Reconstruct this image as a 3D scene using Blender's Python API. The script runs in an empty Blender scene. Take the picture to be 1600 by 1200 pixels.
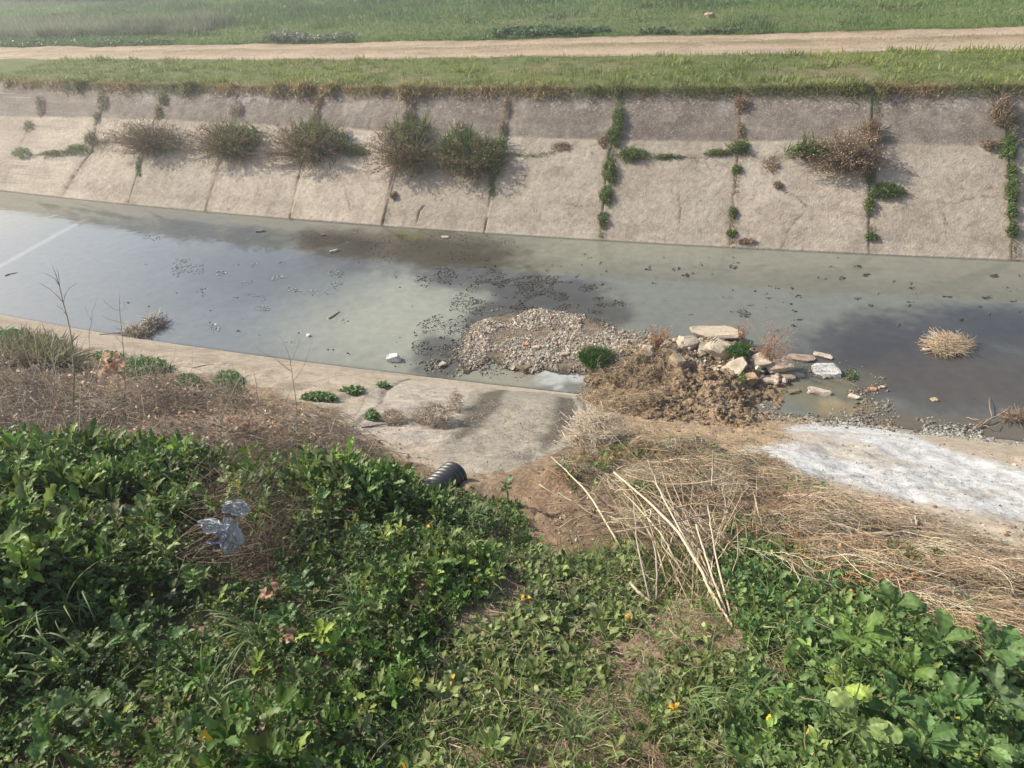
import bpy, bmesh, math, random
import numpy as np
from mathutils import Matrix, Vector

# ------------------------------------------------------------------ camera, world, sun
F_PX, PITCH, YAW, ROLL, CAMH = 942.8, math.radians(36.77), math.radians(16.34), math.radians(3.83), 6.0
SUN_AZ, SUN_EL = math.radians(9), math.radians(36)     # azimuth measured from the left (-x) towards the far bank
sc = bpy.context.scene
col = sc.collection
cp, sp, cy, sy = math.cos(PITCH), math.sin(PITCH), math.cos(YAW), math.sin(YAW)
fwd = np.array([-sy*cp, cy*cp, -sp]); right0 = np.array([cy, sy, 0.0]); down0 = np.cross(fwd, right0)
cr, sr = math.cos(ROLL), math.sin(ROLL)
cright = cr*right0 + sr*down0; cdown = -sr*right0 + cr*down0
CAM = np.array([0, 0, CAMH])
cam_d = bpy.data.cameras.new("camera"); cam = bpy.data.objects.new("camera", cam_d); col.objects.link(cam)
cam.matrix_world = Matrix([[cright[i], -cdown[i], -fwd[i], CAM[i]] for i in range(3)] + [[0, 0, 0, 1]])
cam_d.sensor_width = 36; cam_d.lens = F_PX/1600*36; cam_d.clip_start = .05; cam_d.clip_end = 2000
sc.camera = cam

w = bpy.data.worlds.new("World"); sc.world = w; w.use_nodes = True
wn = w.node_tree.nodes; bg = wn["Background"]
sky = wn.new("ShaderNodeTexSky"); sky.sky_type = 'NISHITA'; sky.sun_disc = False
sky.sun_elevation = SUN_EL; sky.dust_density = 2.5; sky.air_density = 1.2; sky.altitude = 50
sundir = np.array([-math.cos(SUN_AZ)*math.cos(SUN_EL), math.sin(SUN_AZ)*math.cos(SUN_EL), math.sin(SUN_EL)])
sky.sun_rotation = math.atan2(sundir[0], sundir[1])
w.node_tree.links.new(sky.outputs[0], bg.inputs[0]); bg.inputs[1].default_value = .135
sd = bpy.data.lights.new("sun", 'SUN'); sd.energy = 5.0; sd.angle = math.radians(.6); sd.color = (1, .93, .80)
so = bpy.data.objects.new("sun", sd); col.objects.link(so)
so.rotation_euler = Vector(sundir).to_track_quat('Z', 'Y').to_euler(); so.location = (-20, 5, 20)
sc.view_settings.view_transform = 'Standard'; sc.view_settings.look = 'None'
sc.view_settings.exposure = .35; sc.view_settings.gamma = 1
sc.render.engine = 'CYCLES'
sc.cycles.max_bounces = 5; sc.cycles.diffuse_bounces = 2; sc.cycles.transparent_max_bounces = 6

rng = np.random.default_rng(7); random.seed(7)
def A(*v): return np.array(v, float)

# ------------------------------------------------------------------ noise
_tab = np.random.default_rng(3).random(65536)
def vnoise(x, y, s=0):
    xi = np.floor(x).astype(np.int64); yi = np.floor(y).astype(np.int64)
    fx = x-xi; fy = y-yi; fx = fx*fx*(3-2*fx); fy = fy*fy*(3-2*fy)
    h = lambda a, b: _tab[((a*7349+b*12763+s*3571) ^ ((a*b*31) & 0xffff)) & 65535]
    return (h(xi, yi)*(1-fx)+h(xi+1, yi)*fx)*(1-fy)+(h(xi, yi+1)*(1-fx)+h(xi+1, yi+1)*fx)*fy
def fbm(x, y, f=1., o=4, s=0, g=.5):
    x = np.asarray(x, float); y = np.asarray(y, float)
    t = 0; a = 1; n = 0
    for k in range(o):
        t = t+a*vnoise(x*f*2**k+17.3*k, y*f*2**k-9.1*k, s+k); n += a; a *= g
    return t/n*2-1                                            # about -1..1
def sstep(a, b, x):
    t = np.clip((x-a)/(b-a), 0, 1); return t*t*(3-2*t)
def mix(a, b, m):
    m = np.asarray(m)[..., None]; return a*(1-m)+np.asarray(b)*m
def sdf(poly, x, y):                                          # signed distance, positive inside
    P = np.asarray(poly); x = np.asarray(x, float); y = np.asarray(y, float)
    d = np.full(x.shape, 1e9); ins = np.zeros(x.shape, bool)
    for i in range(len(P)):
        a = P[i]; b = P[(i+1) % len(P)]; e = b-a
        t = np.clip(((x-a[0])*e[0]+(y-a[1])*e[1])/(e@e+1e-12), 0, 1)
        d = np.minimum(d, (x-a[0]-t*e[0])**2+(y-a[1]-t*e[1])**2)
        c = ((a[1] > y) != (b[1] > y)) & (x < (b[0]-a[0])*(y-a[1])/(b[1]-a[1]+1e-12)+a[0]); ins ^= c
    return np.where(ins, 1, -1)*np.sqrt(d)
def pdist(line, x, y):                                        # distance to an open polyline
    P = np.asarray(line); d = np.full(np.shape(x), 1e9)
    for i in range(len(P)-1):
        a = P[i]; e = P[i+1]-a
        t = np.clip(((x-a[0])*e[0]+(y-a[1])*e[1])/(e@e+1e-12), 0, 1)
        d = np.minimum(d, (x-a[0]-t*e[0])**2+(y-a[1]-t*e[1])**2)
    return np.sqrt(d)

# ------------------------------------------------------------------ lie of the land (world metres, water level z = 0)
def ray(px, py):
    v = fwd*F_PX+cright*(px-800)+cdown*(py-600); return v/np.linalg.norm(v)
def onz(px, py, z=0.):
    v = ray(px, py); return CAM+v*((z-CAMH)/v[2])
SLOPE = 1.33; ZC = 2.6
toe_px = [(0,298),(97,308),(200,320),(321,331),(451,343),(597,354),(757,364),(938,375),(1141,385),(1358,398),(1583,408)]
near_px = [(0,490),(100,512),(250,535),(400,550),(500,567),(640,590),(730,600),(900,612),(1250,652),(1400,670),(1600,690)]
tw = np.array([onz(*p)[:2] for p in toe_px]); nw = np.array([onz(*p)[:2] for p in near_px])
ct = np.polyfit(tw[:, 0], tw[:, 1], 2); cn = np.polyfit(nw[:, 0], nw[:, 1], 3)
def ext(c, x, a, b):
    xx = np.clip(x, a, b); d = np.polyder(c)
    return np.polyval(c, xx)+np.polyval(d, xx)*(x-xx)
def yt(x): return ext(ct, np.asarray(x, float), tw[0, 0], tw[-1, 0])
def yn(x): return ext(cn, np.asarray(x, float), nw[:, 0].min()+.2, nw[:, 0].max()-.2)
def yc(x): return yt(x)+SLOPE*ZC
def z_near(x, y):
    d = yn(x)-y
    z = np.where(d < 1.3, .62*d, .806+.52*(d-1.3))
    soil = sstep(.9, 1.8, d)
    z = z+soil*(.10*fbm(x, y, .9, 3, 5)+.035*fbm(x, y, 4, 3, 6))+.006*fbm(x, y, 9, 2, 7)
    return z
def z_far(x, y):
    d = y-yc(x)
    return ZC+sstep(0, .5, d)*.05+.05*sstep(.2, 2, d)*fbm(x, y, .6, 3, 11)
def Z(x, y):
    x = np.asarray(x, float); y = np.asarray(y, float)
    a = yn(x); b = yt(x); c = yc(x)
    return np.where(y < a, z_near(x, y), np.where(y < b, 0., np.where(y < c, (y-b)/SLOPE, z_far(x, y))))
def hit(px, py, H=None, lift=0.):
    H = H or Z; v = ray(px, py); t = np.linspace(1.0, 70, 7000)
    P = CAM+v*t[:, None]; g = P[:, 2]-H(P[:, 0], P[:, 1])-lift
    i = int(np.argmax(g < 0))
    if i == 0: i = len(t)-1
    f = g[i-1]/(g[i-1]-g[i]+1e-12); return P[i-1]*(1-f)+P[i]*f
def hitpoly(pts, H=None): return np.array([hit(*p, H=H)[:2] for p in pts])
def dist_px(p, n):                                            # metres spanned by n photo pixels at point p
    return n/F_PX*float((np.asarray(p)-CAM)@fwd)

# ------------------------------------------------------------------ materials
def attr_mat(name, rough=.9, spec=.2, bump=0., bscale=30., var=.25, vscale=12., transl=0., speck=None, bdet=6., bdist=.02, obj_coords=True):
    m = bpy.data.materials.new(name); m.use_nodes = True
    n = m.node_tree.nodes; L = m.node_tree.links; b = n["Principled BSDF"]
    at = n.new("ShaderNodeAttribute"); at.attribute_name = "Col"
    tc = n.new("ShaderNodeTexCoord")
    src = at.outputs["Color"]
    if var:
        no = n.new("ShaderNodeTexNoise"); no.inputs["Scale"].default_value = vscale; no.inputs["Detail"].default_value = 6; no.inputs["Roughness"].default_value = .65
        L.new(tc.outputs["Object"], no.inputs["Vector"])
        mr = n.new("ShaderNodeMapRange"); mr.inputs[1].default_value = .3; mr.inputs[2].default_value = .7
        mr.inputs[3].default_value = 1-var; mr.inputs[4].default_value = 1+var; L.new(no.outputs[0], mr.inputs[0])
        vm = n.new("ShaderNodeVectorMath"); vm.operation = 'SCALE'; L.new(src, vm.inputs[0]); L.new(mr.outputs[0], vm.inputs["Scale"]); src = vm.outputs[0]
    if speck:
        sscale, thr, amt, c = speck
        vo = n.new("ShaderNodeTexVoronoi"); vo.inputs["Scale"].default_value = sscale; L.new(tc.outputs["Object"], vo.inputs["Vector"])
        sx = n.new("ShaderNodeSeparateColor"); L.new(vo.outputs["Color"], sx.inputs[0])
        g = n.new("ShaderNodeMath"); g.operation = 'GREATER_THAN'; g.inputs[1].default_value = thr; L.new(sx.outputs[0], g.inputs[0])
        ls = n.new("ShaderNodeMath"); ls.operation = 'LESS_THAN'; ls.inputs[1].default_value = .32; L.new(vo.outputs["Distance"], ls.inputs[0])
        mu = n.new("ShaderNodeMath"); mu.operation = 'MULTIPLY'; L.new(g.outputs[0], mu.inputs[0]); L.new(ls.outputs[0], mu.inputs[1])
        mu2 = n.new("ShaderNodeMath"); mu2.operation = 'MULTIPLY'; mu2.inputs[1].default_value = amt; L.new(mu.outputs[0], mu2.inputs[0])
        mx = n.new("ShaderNodeMix"); mx.data_type = 'RGBA'; L.new(mu2.outputs[0], mx.inputs[0]); L.new(src, mx.inputs[6]); mx.inputs[7].default_value = (*c, 1); src = mx.outputs[2]
    L.new(src, b.inputs["Base Color"])
    b.inputs["Roughness"].default_value = rough; b.inputs["Specular IOR Level"].default_value = spec
    if bump:
        nb = n.new("ShaderNodeTexNoise"); nb.inputs["Scale"].default_value = bscale; nb.inputs["Detail"].default_value = bdet; nb.inputs["Roughness"].default_value = .7
        L.new(tc.outputs["Object"], nb.inputs["Vector"])
        bu = n.new("ShaderNodeBump"); bu.inputs["Strength"].default_value = bump; bu.inputs["Distance"].default_value = bdist
        L.new(nb.outputs[0], bu.inputs["Height"]); L.new(bu.outputs[0], b.inputs["Normal"])
    if transl:
        tr = n.new("ShaderNodeBsdfTranslucent"); L.new(src, tr.inputs[0]); ms = n.new("ShaderNodeMixShader"); ms.inputs[0].default_value = transl
        L.new(b.outputs[0], ms.inputs[1]); L.new(tr.outputs[0], ms.inputs[2]); L.new(ms.outputs[0], n["Material Output"].inputs[0])
    return m
M = {}
M['concrete'] = attr_mat('concrete', .92, .2, .75, 26, .22, 9, speck=(38, .74, .55, (.58, .55, .5)), bdist=.03)
M['soil'] = attr_mat('soil', .95, .15, .9, 26, .35, 14, speck=(34, .86, .35, (.5, .44, .36)), bdist=.05)
M['field'] = attr_mat('field', .95, .1, .8, 9, .3, 3, bdist=.06)
M['stone'] = attr_mat('stone', .88, .25, .7, 30, .22, 16, bdist=.02)
M['mud'] = attr_mat('mud', .95, .15, 1., 24, .35, 11, bdist=.06)
M['leaf'] = attr_mat('leaf', .50, .4, .0, 1, .3, 30, transl=.36)
M['twigleaf'] = attr_mat('twigleaf', .8, .15, .0, 1, .2, 22, transl=.2)
M['grass'] = attr_mat('grass', .55, .3, 0, 1, .0, 5, transl=.3)
M['straw'] = attr_mat('straw', .6, .3, 0, 1, .15, 40, transl=.0)
M['plastic_black'] = attr_mat('plastic_black', .38, .5, .15, 40, .2, 9)
# murky water: silt-coloured body under a mirror-smooth skin
def water_mat():
    m = attr_mat('murky_water', .045, .5, 0, 1, .12, 5)
    n = m.node_tree.nodes; L = m.node_tree.links; b = n["Principled BSDF"]
    b.inputs["IOR"].default_value = 1.5
    tc = n.new("ShaderNodeTexCoord"); no = n.new("ShaderNodeTexNoise"); no.inputs["Scale"].default_value = 3.5; no.inputs["Detail"].default_value = 3
    L.new(tc.outputs["Object"], no.inputs["Vector"])
    bu = n.new("ShaderNodeBump"); bu.inputs["Strength"].default_value = .06; bu.inputs["Distance"].default_value = .05
    L.new(no.outputs[0], bu.inputs["Height"]); L.new(bu.outputs[0], b.inputs["Normal"])
    return m
M['water'] = water_mat()
def film_mat():
    m = bpy.data.materials.new('plastic_film'); m.use_nodes = True
    n = m.node_tree.nodes; L = m.node_tree.links; b = n["Principled BSDF"]
    b.inputs["Base Color"].default_value = (.62, .65, .68, 1); b.inputs["Roughness"].default_value = .38
    tr = n.new("ShaderNodeBsdfTransparent"); ms = n.new("ShaderNodeMixShader")
    no = n.new("ShaderNodeTexNoise"); no.inputs["Scale"].default_value = 14
    mr = n.new("ShaderNodeMapRange"); mr.inputs[3].default_value = .45; mr.inputs[4].default_value = .85; L.new(no.outputs[0], mr.inputs[0])
    L.new(mr.outputs[0], ms.inputs[0]); L.new(tr.outputs[0], ms.inputs[1]); L.new(b.outputs[0], ms.inputs[2]); L.new(ms.outputs[0], n["Material Output"].inputs[0])
    return m
M['film'] = film_mat()

# ------------------------------------------------------------------ mesh helpers
def tag(o, label=None, cat=None, group=None, kind=None):
    if label: o["label"] = label
    if cat: o["category"] = cat
    if group: o["group"] = group
    if kind: o["kind"] = kind
    return o
def mesh_obj(name, V, faces, colr, m, parent=None, smooth=True, origin=None):
    """V (n,3); faces list of (m,k) int arrays; colr (n,3)"""
    V = np.asarray(V, float)
    if origin is not None: V = V-np.asarray(origin)
    me = bpy.data.meshes.new(name)
    faces = [np.asarray(f, np.int64) for f in (faces if isinstance(faces, list) else [faces])]
    me.vertices.add(len(V)); me.vertices.foreach_set('co', V.astype(np.float32).ravel())
    nl = sum(f.size for f in faces); nf = sum(len(f) for f in faces)
    me.loops.add(nl); me.loops.foreach_set('vertex_index', np.concatenate([f.ravel() for f in faces]).astype(np.int32))
    me.polygons.add(nf)
    tot = np.concatenate([np.full(len(f), f.shape[1]) for f in faces]); st = np.concatenate([[0], np.cumsum(tot)[:-1]])
    me.polygons.foreach_set('loop_start', st.astype(np.int32))
    me.polygons.foreach_set('use_smooth', np.full(nf, smooth))
    me.update(calc_edges=True)
    if colr is not None:
        c = np.ones((len(V), 4), np.float32); c[:, :3] = np.clip(colr, 0, 1)
        a = me.color_attributes.new('Col', 'FLOAT_COLOR', 'POINT'); a.data.foreach_set('color', c.ravel())
    me.materials.append(M[m] if isinstance(m, str) else m)
    o = bpy.data.objects.new(name, me); col.objects.link(o)
    if parent is not None: o.parent = parent
    elif origin is not None: o.location = origin
    return o
def empty(name, loc):
    o = bpy.data.objects.new(name, None); o.location = loc; o.empty_display_size = .1; col.objects.link(o); return o
def grid_faces(nx, ny):
    i = np.arange((nx-1)*(ny-1)); a = (i//(nx-1))*nx+i % (nx-1)
    return np.stack([a, a+1, a+nx+1, a+nx], 1)
def grid(xs, ys):
    X, Y = np.meshgrid(xs, ys); return X.ravel(), Y.ravel()
def submesh(name, V, F, keep, C, m, **k):
    f = F[keep]; u, inv = np.unique(f, return_inverse=True)
    return mesh_obj(name, V[u], inv.reshape(f.shape), C[u], m, **k)
def rots(az, tilt, roll):
    """z-rotation(az) * y-rotation(-tilt: lifts +x) * x-rotation(roll)"""
    az, tilt, roll = np.broadcast_arrays(np.asarray(az, float), np.asarray(tilt, float), np.asarray(roll, float))
    ca, sa, ct_, st_, c3, s3 = np.cos(az), np.sin(az), np.cos(tilt), np.sin(tilt), np.cos(roll), np.sin(roll)
    z = np.zeros_like(ca); o = z+1
    Rz = np.stack([ca, -sa, z, sa, ca, z, z, z, o], -1).reshape(-1, 3, 3)
    Ry = np.stack([ct_, z, -st_, z, o, z, st_, z, ct_], -1).reshape(-1, 3, 3)
    Rx = np.stack([o, z, z, z, c3, -s3, z, s3, c3], -1).reshape(-1, 3, 3)
    return Rz@Ry@Rx
def scat(temps, T, R, S, ti, C):
    """place templates -> (V, faces, C).  temps: list of dict(V, F[, C])"""
    S = np.asarray(S, float); S = S[:, None] if S.ndim == 1 else S
    Vs, Fs, Cs = [], [], []; off = 0
    for k, t in enumerate(temps):
        s = np.where(ti == k)[0]
        if not len(s): continue
        v = t['V'][None]*S[s][:, None, :]
        v = np.einsum('nij,nkj->nki', R[s], v)+T[s][:, None]
        n = len(t['V']); Vs.append(v.reshape(-1, 3))
        for f in (t['F'] if isinstance(t['F'], list) else [t['F']]):
            Fs.append((f[None]+(np.arange(len(s))*n)[:, None, None]+off).reshape(-1, f.shape[1]))
        c = np.repeat(C[s][:, None], n, 1)
        if 'C' in t: c = c*t['C'][None]
        Cs.append(c.reshape(-1, 3)); off += n*len(s)
    return np.concatenate(Vs), Fs, np.concatenate(Cs)
def tubes(P, r, c, sides=3):
    """P (N,K,3) paths, r (N,K) radii, c (N,3)"""
    N, K, _ = P.shape
    t = np.gradient(P, axis=1); t /= np.linalg.norm(t, axis=2, keepdims=True)+1e-9
    up = np.where(np.abs(t[..., 2:3]) > .9, A(1, 0, 0), A(0, 0, 1)); a = np.cross(t, up); a /= np.linalg.norm(a, axis=2, keepdims=True)+1e-9
    b = np.cross(t, a); ang = np.arange(sides)*2*np.pi/sides
    V = P[:, :, None]+r[:, :, None, None]*(np.cos(ang)[None, None, :, None]*a[:, :, None]+np.sin(ang)[None, None, :, None]*b[:, :, None])
    base = (np.arange(N)*K*sides)[:, None, None]; k = np.arange(K-1)[:, None]*sides; s = np.arange(sides)[None]; s2 = (s+1) % sides
    F = np.stack([k+s, k+s2, k+sides+s2, k+sides+s], -1).reshape(1, -1, 4)+base
    caps = [ (np.arange(N)*K*sides)[:, None]+np.arange(sides)[None]+(K-1)*sides,
             (np.arange(N)*K*sides)[:, None]+np.arange(sides)[None, ::-1]]
    return V.reshape(-1, 3), [F.reshape(-1, 4)]+caps, np.repeat(c, K*sides, 0)
def join(*parts):
    Vs, Fs, Cs = [], [], []; off = 0
    for V, F, C in parts:
        Vs.append(V); Cs.append(C); Fs += [f+off for f in F]; off += len(V)
    return np.concatenate(Vs), Fs, np.concatenate(Cs)
def jitcol(base, n, dv=.2, dh=.08):
    base = np.asarray(base, float)
    if base.ndim == 1: base = np.repeat(base[None], n, 0)
    return np.clip(base*(1+dv*rng.uniform(-1, 1, (n, 1)))*(1+dh*rng.uniform(-1, 1, (n, 3))), 0, 1)
def pick(cols, n, p=None):
    cols = np.asarray(cols, float); return cols[rng.choice(len(cols), n, p=p)]
def ico(sub):
    bm = bmesh.new(); bmesh.ops.create_icosphere(bm, subdivisions=sub, radius=1)
    V = np.array([v.co[:] for v in bm.verts]); F = np.array([[v.index for v in f.verts] for f in bm.faces]); bm.free(); return V, F
ICO = {k: ico(k) for k in (1, 2, 4)}

# ------------------------------------------------------------------ leaves
def leaf(L=1., W=.42, nseg=6, lobes=0., nl=3, arch=.35, fold=.25, pet=.25, wav=.05, seed=0):
    """unit leaf growing along +x from the origin, arching over; midrib + two halves"""
    r = np.random.default_rng(seed); n = nseg+1
    t = np.linspace(0, 1, n); s = np.clip((t-pet)/(1-pet), 0, 1)
    wv = W/2*np.sin(np.pi*np.clip(s, 0, 1)**.8)**.7
    if lobes: wv = wv*(1-lobes*(.5+.5*np.cos(2*np.pi*nl*s)))
    wv = np.where(t < pet, .018, np.maximum(wv, .02)); wv[-1] = .01
    ang = np.cumsum(np.r_[0, np.full(n-1, -arch*2/nseg)]); ang = ang+arch
    x = np.r_[0, np.cumsum(np.cos(ang[1:]))]/nseg; z = np.r_[0, np.cumsum(np.sin(ang[1:]))]/nseg
    V = []
    for sgn in (-1, 0, 1):
        lead = .12*abs(sgn)*(lobes > 0)*wv*2
        zz = z+abs(sgn)*fold*wv+wav*abs(sgn)*r.uniform(-1, 1, n)*(wv > .03)
        V.append(np.stack([x+lead, sgn*wv*(1+.22*r.uniform(-1, 1, n)), zz], 1))
    V = np.concatenate(V)*L
    a = np.arange(nseg); F = np.concatenate([np.stack([a, a+1, a+1+n, a+n], 1), np.stack([a+n, a+n+1, a+2*n+1, a+2*n], 1)])
    C = np.ones((len(V), 3)); C[n:2*n] = 1.22                  # paler midrib
    C[:n][t < pet] = C[n:2*n][t < pet] = C[2*n:][t < pet] = A(1.6, 1.5, 1.5)
    return dict(V=V, F=F, C=C)
def big_leaf(nt=34, W=.46, depth=.32, nl=6, seed=0, arch=.3, fold=.3):
    """toothed, lobed leaf with fine outline and quilted surface; 7 columns"""
    r = np.random.default_rng(seed); t = np.linspace(0, 1, nt); pet = .16
    s = np.clip((t-pet)/(1-pet), 0, 1)
    env = W/2*(np.sin(np.pi*s**.75)**.65)*(.6+.55*s)
    saw = (s*nl) % 1.
    edge = env*(1-depth*(1-np.sin(np.pi*np.clip(saw, 0, 1))**.6))*(1-.1*((s*nl*4) % 1.))
    edge = np.where(t < pet, .016, np.maximum(edge, .012)); edge[-1] = .006
    x = t*.95; z = arch*(np.sin(t*np.pi*.75))*.6
    cols = np.linspace(-1, 1, 7); V = []; C = []
    for c in cols:
        q = .008*np.sin(s*nl*2*np.pi+abs(c)*2.2)*(np.abs(c) > .1)
        V.append(np.stack([x+.16*abs(c)*edge*1.4, c*edge+.05*r.normal()*s**2, z+.03*np.sin(s*5+c*2+seed)*s+fold*abs(c)**1.3*edge+q*(t > pet)+.012*r.uniform(-1, 1, nt)*(abs(c) > .5)], 1))
        C.append(np.full((nt, 3), 1.35 if abs(c) < .05 else 1.))
    V = np.concatenate(V); C = np.concatenate(C)
    F = []
    for k in range(6):
        a = np.arange(nt-1)+k*nt; F.append(np.stack([a, a+1, a+1+nt, a+nt], 1))
    return dict(V=V, F=np.concatenate(F), C=C)
def blade(K=3, w=.05, bend=.5, seed=0):
    t = np.linspace(0, 1, K+1); a = bend*t*1.2
    x = np.r_[0, np.cumsum(np.sin(a[1:]))]/K; z = np.r_[0, np.cumsum(np.cos(a[1:]))]/K
    ww = w*(1-t**1.6)*.5+.001
    V = np.concatenate([np.stack([x, -ww, z], 1), np.stack([x, ww, z], 1)]); n = K+1; k = np.arange(K)
    return dict(V=V, F=np.stack([k, k+n, k+n+1, k+1], 1))
def compose(temp_list, T, R, S, ti, C):
    V, F, Cc = scat(temp_list, T, R, S, ti, C)
    return dict(V=V, F=F, C=Cc)
def rosette(seed, n=11, L=(.5, 1.), tilt=(.2, 1.2), lobes=.0, W=.45, nseg=6, h=.5):
    """a leafy plant of radius ~1: leaves leave a short stem at different heights"""
    r = np.random.default_rng(seed)
    lv = [leaf(W=W*r.uniform(.8, 1.2), nseg=nseg, lobes=lobes*r.uniform(.6, 1.2), nl=3, arch=r.uniform(.2, .6), fold=r.uniform(.1, .5), pet=r.uniform(.2, .4), seed=seed*9+k) for k in range(4)]
    az = np.arange(n)*2.4+r.uniform(-.4, .4, n); hh = r.uniform(0, 1, n)**.8
    T = np.stack([.05*r.normal(size=n), .05*r.normal(size=n), hh*h], 1)
    R = rots(az, r.uniform(*tilt, n)-.2, r.uniform(-.5, .5, n))
    C = np.ones((n, 3))*r.uniform(.75, 1.25, (n, 1)); yel = r.random(n) < .006; C[yel] = A(3.5, 1.6, .6)
    return compose(lv, T, R, r.uniform(*L, n), r.integers(0, 4, n), C)
BLADES = [blade(3, w, b) for w, b in ((.06, .3), (.05, .7), (.07, 1.1), (.05, 1.6))]
SBL = [blade(2, w, b) for w, b in ((.12, .3), (.10, .8), (.14, 1.2))]

# ================================================================== THE SETTING
SLEN = math.hypot(SLOPE, 1)                                   # slope length per metre of height
def sl(px, py):                                               # photo point -> (x, length up the far slope)
    p = hit(px, py); return (p[0], min(p[2], ZC)*SLEN)
# ---- far canal lining: concrete slabs with open joints and cracks
joints_px = [[(5,290),(20,250),(45,200),(73,146)],[(97,305),(118,270),(145,235),(150,190),(174,143)],[(200,318),(220,255),(240,190),(257,146)],
 [(321,330),(340,265),(358,205),(372,148)],[(451,343),(467,272),(482,215),(497,146)],[(597,353),(612,280),(628,215),(640,146)],
 [(757,363),(770,280),(782,215),(795,146)],[(938,374),(950,250),(960,205),(968,148)],[(1141,384),(1150,270),(1155,215),(1158,148)],
 [(1358,398),(1360,250),(1365,190),(1366,150)],[(1583,407),(1580,280),(1577,215),(1574,150)],
 [(650,357),(655,330),(662,322)]]
cracks_px = [[(0,262),(60,242),(100,238),(145,222),(170,222)],[(170,222),(260,232),(330,236),(420,240),(500,238),(560,242),(600,238),(700,240),(790,242)],
 [(790,242),(840,243),(875,234),(910,232),(938,225)],[(938,225),(950,240),(985,246),(1040,246),(1100,245),(1150,236)],[(1150,236),(1180,245),(1240,246),(1300,244),(1362,238)],
 [(1175,250),(1200,275),(1220,297),(1240,305),(1262,325),(1300,328),(1358,339)],[(1362,308),(1400,310),(1440,316),(1485,318),(1530,308),(1578,302)],
 [(940,320),(900,322),(885,318)],[(1060,300),(1063,330),(1062,360)],[(1258,330),(1235,355),(1222,385)],[(1362,238),(1400,262),(1430,270)],[(1470,320),(1480,352),(1462,370)],
 [(640,160),(660,180),(690,200),(720,235)],[(820,150),(860,190)],[(540,300),(548,330)]]
lines = [np.array([sl(*p) for p in l]) for l in joints_px]; cracks = [np.array([sl(*p) for p in l]) for l in cracks_px]
for i in range(-4, 0): lines.append(lines[0][:, :]+A(i*2.9+.0, 0))
for i in range(1, 5): lines.append(lines[10]+A(i*2.9, 0))
lines = [np.vstack([l, [l[-1][0]+.0, ZC*SLEN+.2]]) if k != 11 else l for k, l in enumerate(lines)]
tier_px = [(0,183),(200,186),(400,196),(600,206),(800,216),(1000,222),(1200,222),(1400,226),(1600,232)]
tier = np.array([sl(*p) for p in tier_px])
def axis(a, b, fine, lo, hi, g=1.25):
    v = list(np.arange(a, b, fine)); s = fine
    while v[-1] < hi: s *= g; v.append(v[-1]+s)
    u = []; s = fine; q = a
    while q > lo: s *= g; q -= s; u.append(q)
    return np.array(u[::-1]+v)
xs = axis(-18.5, 10.0, .032, -160, 160); ns = 128
zs = np.linspace(-.12, ZC, ns)
X, Zs = grid(xs, zs); S = Zs*SLEN
wx = X+.05*fbm(X, S, 3, 3, 21)+.02*fbm(X, S, 14, 2, 22); wsl = S+.05*fbm(X, S, 3, 3, 23)+.02*fbm(X, S, 14, 2, 24)
near_x = (X > -22) & (X < 14)
dj = np.full(X.shape, 9.); dc = np.full(X.shape, 9.)
for l in lines: dj = np.minimum(dj, pdist(l, X+.25*(wx-X), S))
for l in cracks: dc = np.where(near_x, np.minimum(dc, pdist(l, wx, wsl)), dc)
slab = np.zeros(X.shape)
jx = np.sort(np.array([l[0][0] for k, l in enumerate(lines) if k != 11]))
slab_id = np.searchsorted(jx, X)
hs = _tab[slab_id*17+3]*2-1
gj = (1-sstep(.004, .024, dj))*sstep(-.75, .1, fbm(X, S, 1.7, 3, 45)); gc = (1-sstep(.0, .022, dc))*sstep(-.4, .4, fbm(X, S, 2.1, 3, 46))*.95
disp = hs*.018-.04*gj-.015*gc+.012*fbm(X, S, 2.2, 3, 30)+.006*fbm(X, S, 9, 3, 31)
tl = np.interp(X, tier[:, 0], tier[:, 1])+.05*fbm(X, S, 1.3, 4, 33)
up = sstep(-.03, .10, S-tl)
disp -= up*.02
top_wear = sstep(.0, .5, S-(ZC*SLEN-.9))
nrm = A(0, -1/SLEN, SLOPE/SLEN)
V = np.stack([X, yt(X)+SLOPE*Zs, Zs], 1)+disp[:, None]*nrm
f1 = fbm(X, S, .55, 4, 40); f2 = fbm(X, S, 2.2, 5, 41, .62); f3 = fbm(X*.8, S*3.2, 1.4, 4, 42)
C = mix(np.repeat(A(.43,.37,.295)[None], len(X), 0), A(.34,.285,.225), sstep(-.25, .5, f2))
C = mix(C, A(.49,.43,.35), sstep(.1, .6, f1)*.6)
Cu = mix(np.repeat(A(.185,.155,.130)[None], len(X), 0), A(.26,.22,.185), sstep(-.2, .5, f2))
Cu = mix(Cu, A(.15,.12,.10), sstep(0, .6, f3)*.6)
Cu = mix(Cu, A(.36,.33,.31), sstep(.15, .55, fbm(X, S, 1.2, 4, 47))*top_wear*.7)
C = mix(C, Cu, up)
C = mix(C, A(.26,.215,.165), sstep(.1, .5, fbm(X*3.2, S*.5, 1.2, 4, 48))*.18)
C = mix(C, A(.50,.45,.38), sstep(.15, .5, fbm(X*2.6+9, S*.7, 1.5, 4, 49))*.15)
C = mix(C, A(.27,.225,.17), np.exp(-((S-.42-.10*fbm(X, S, .7, 3, 51))/.10)**2)*.28)
C *= (1+.10*(_tab[slab_id*29+11]*2-1))[:, None]
C *= (1+.06*(hs))[:, None]
C = mix(C, A(.30,.235,.17), (1-sstep(.02, .3, dj))*.35+(1-sstep(.01, .12, dc))*.3)
C = mix(C, A(.52,.46,.38), (1-sstep(.03, .10, S+.02*fbm(X, S, 6, 2, 44)))*.45)      # pale toe
C = mix(C, A(.09,.08,.06), 1-sstep(.0, .030, S))                # wet line at the water
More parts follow.
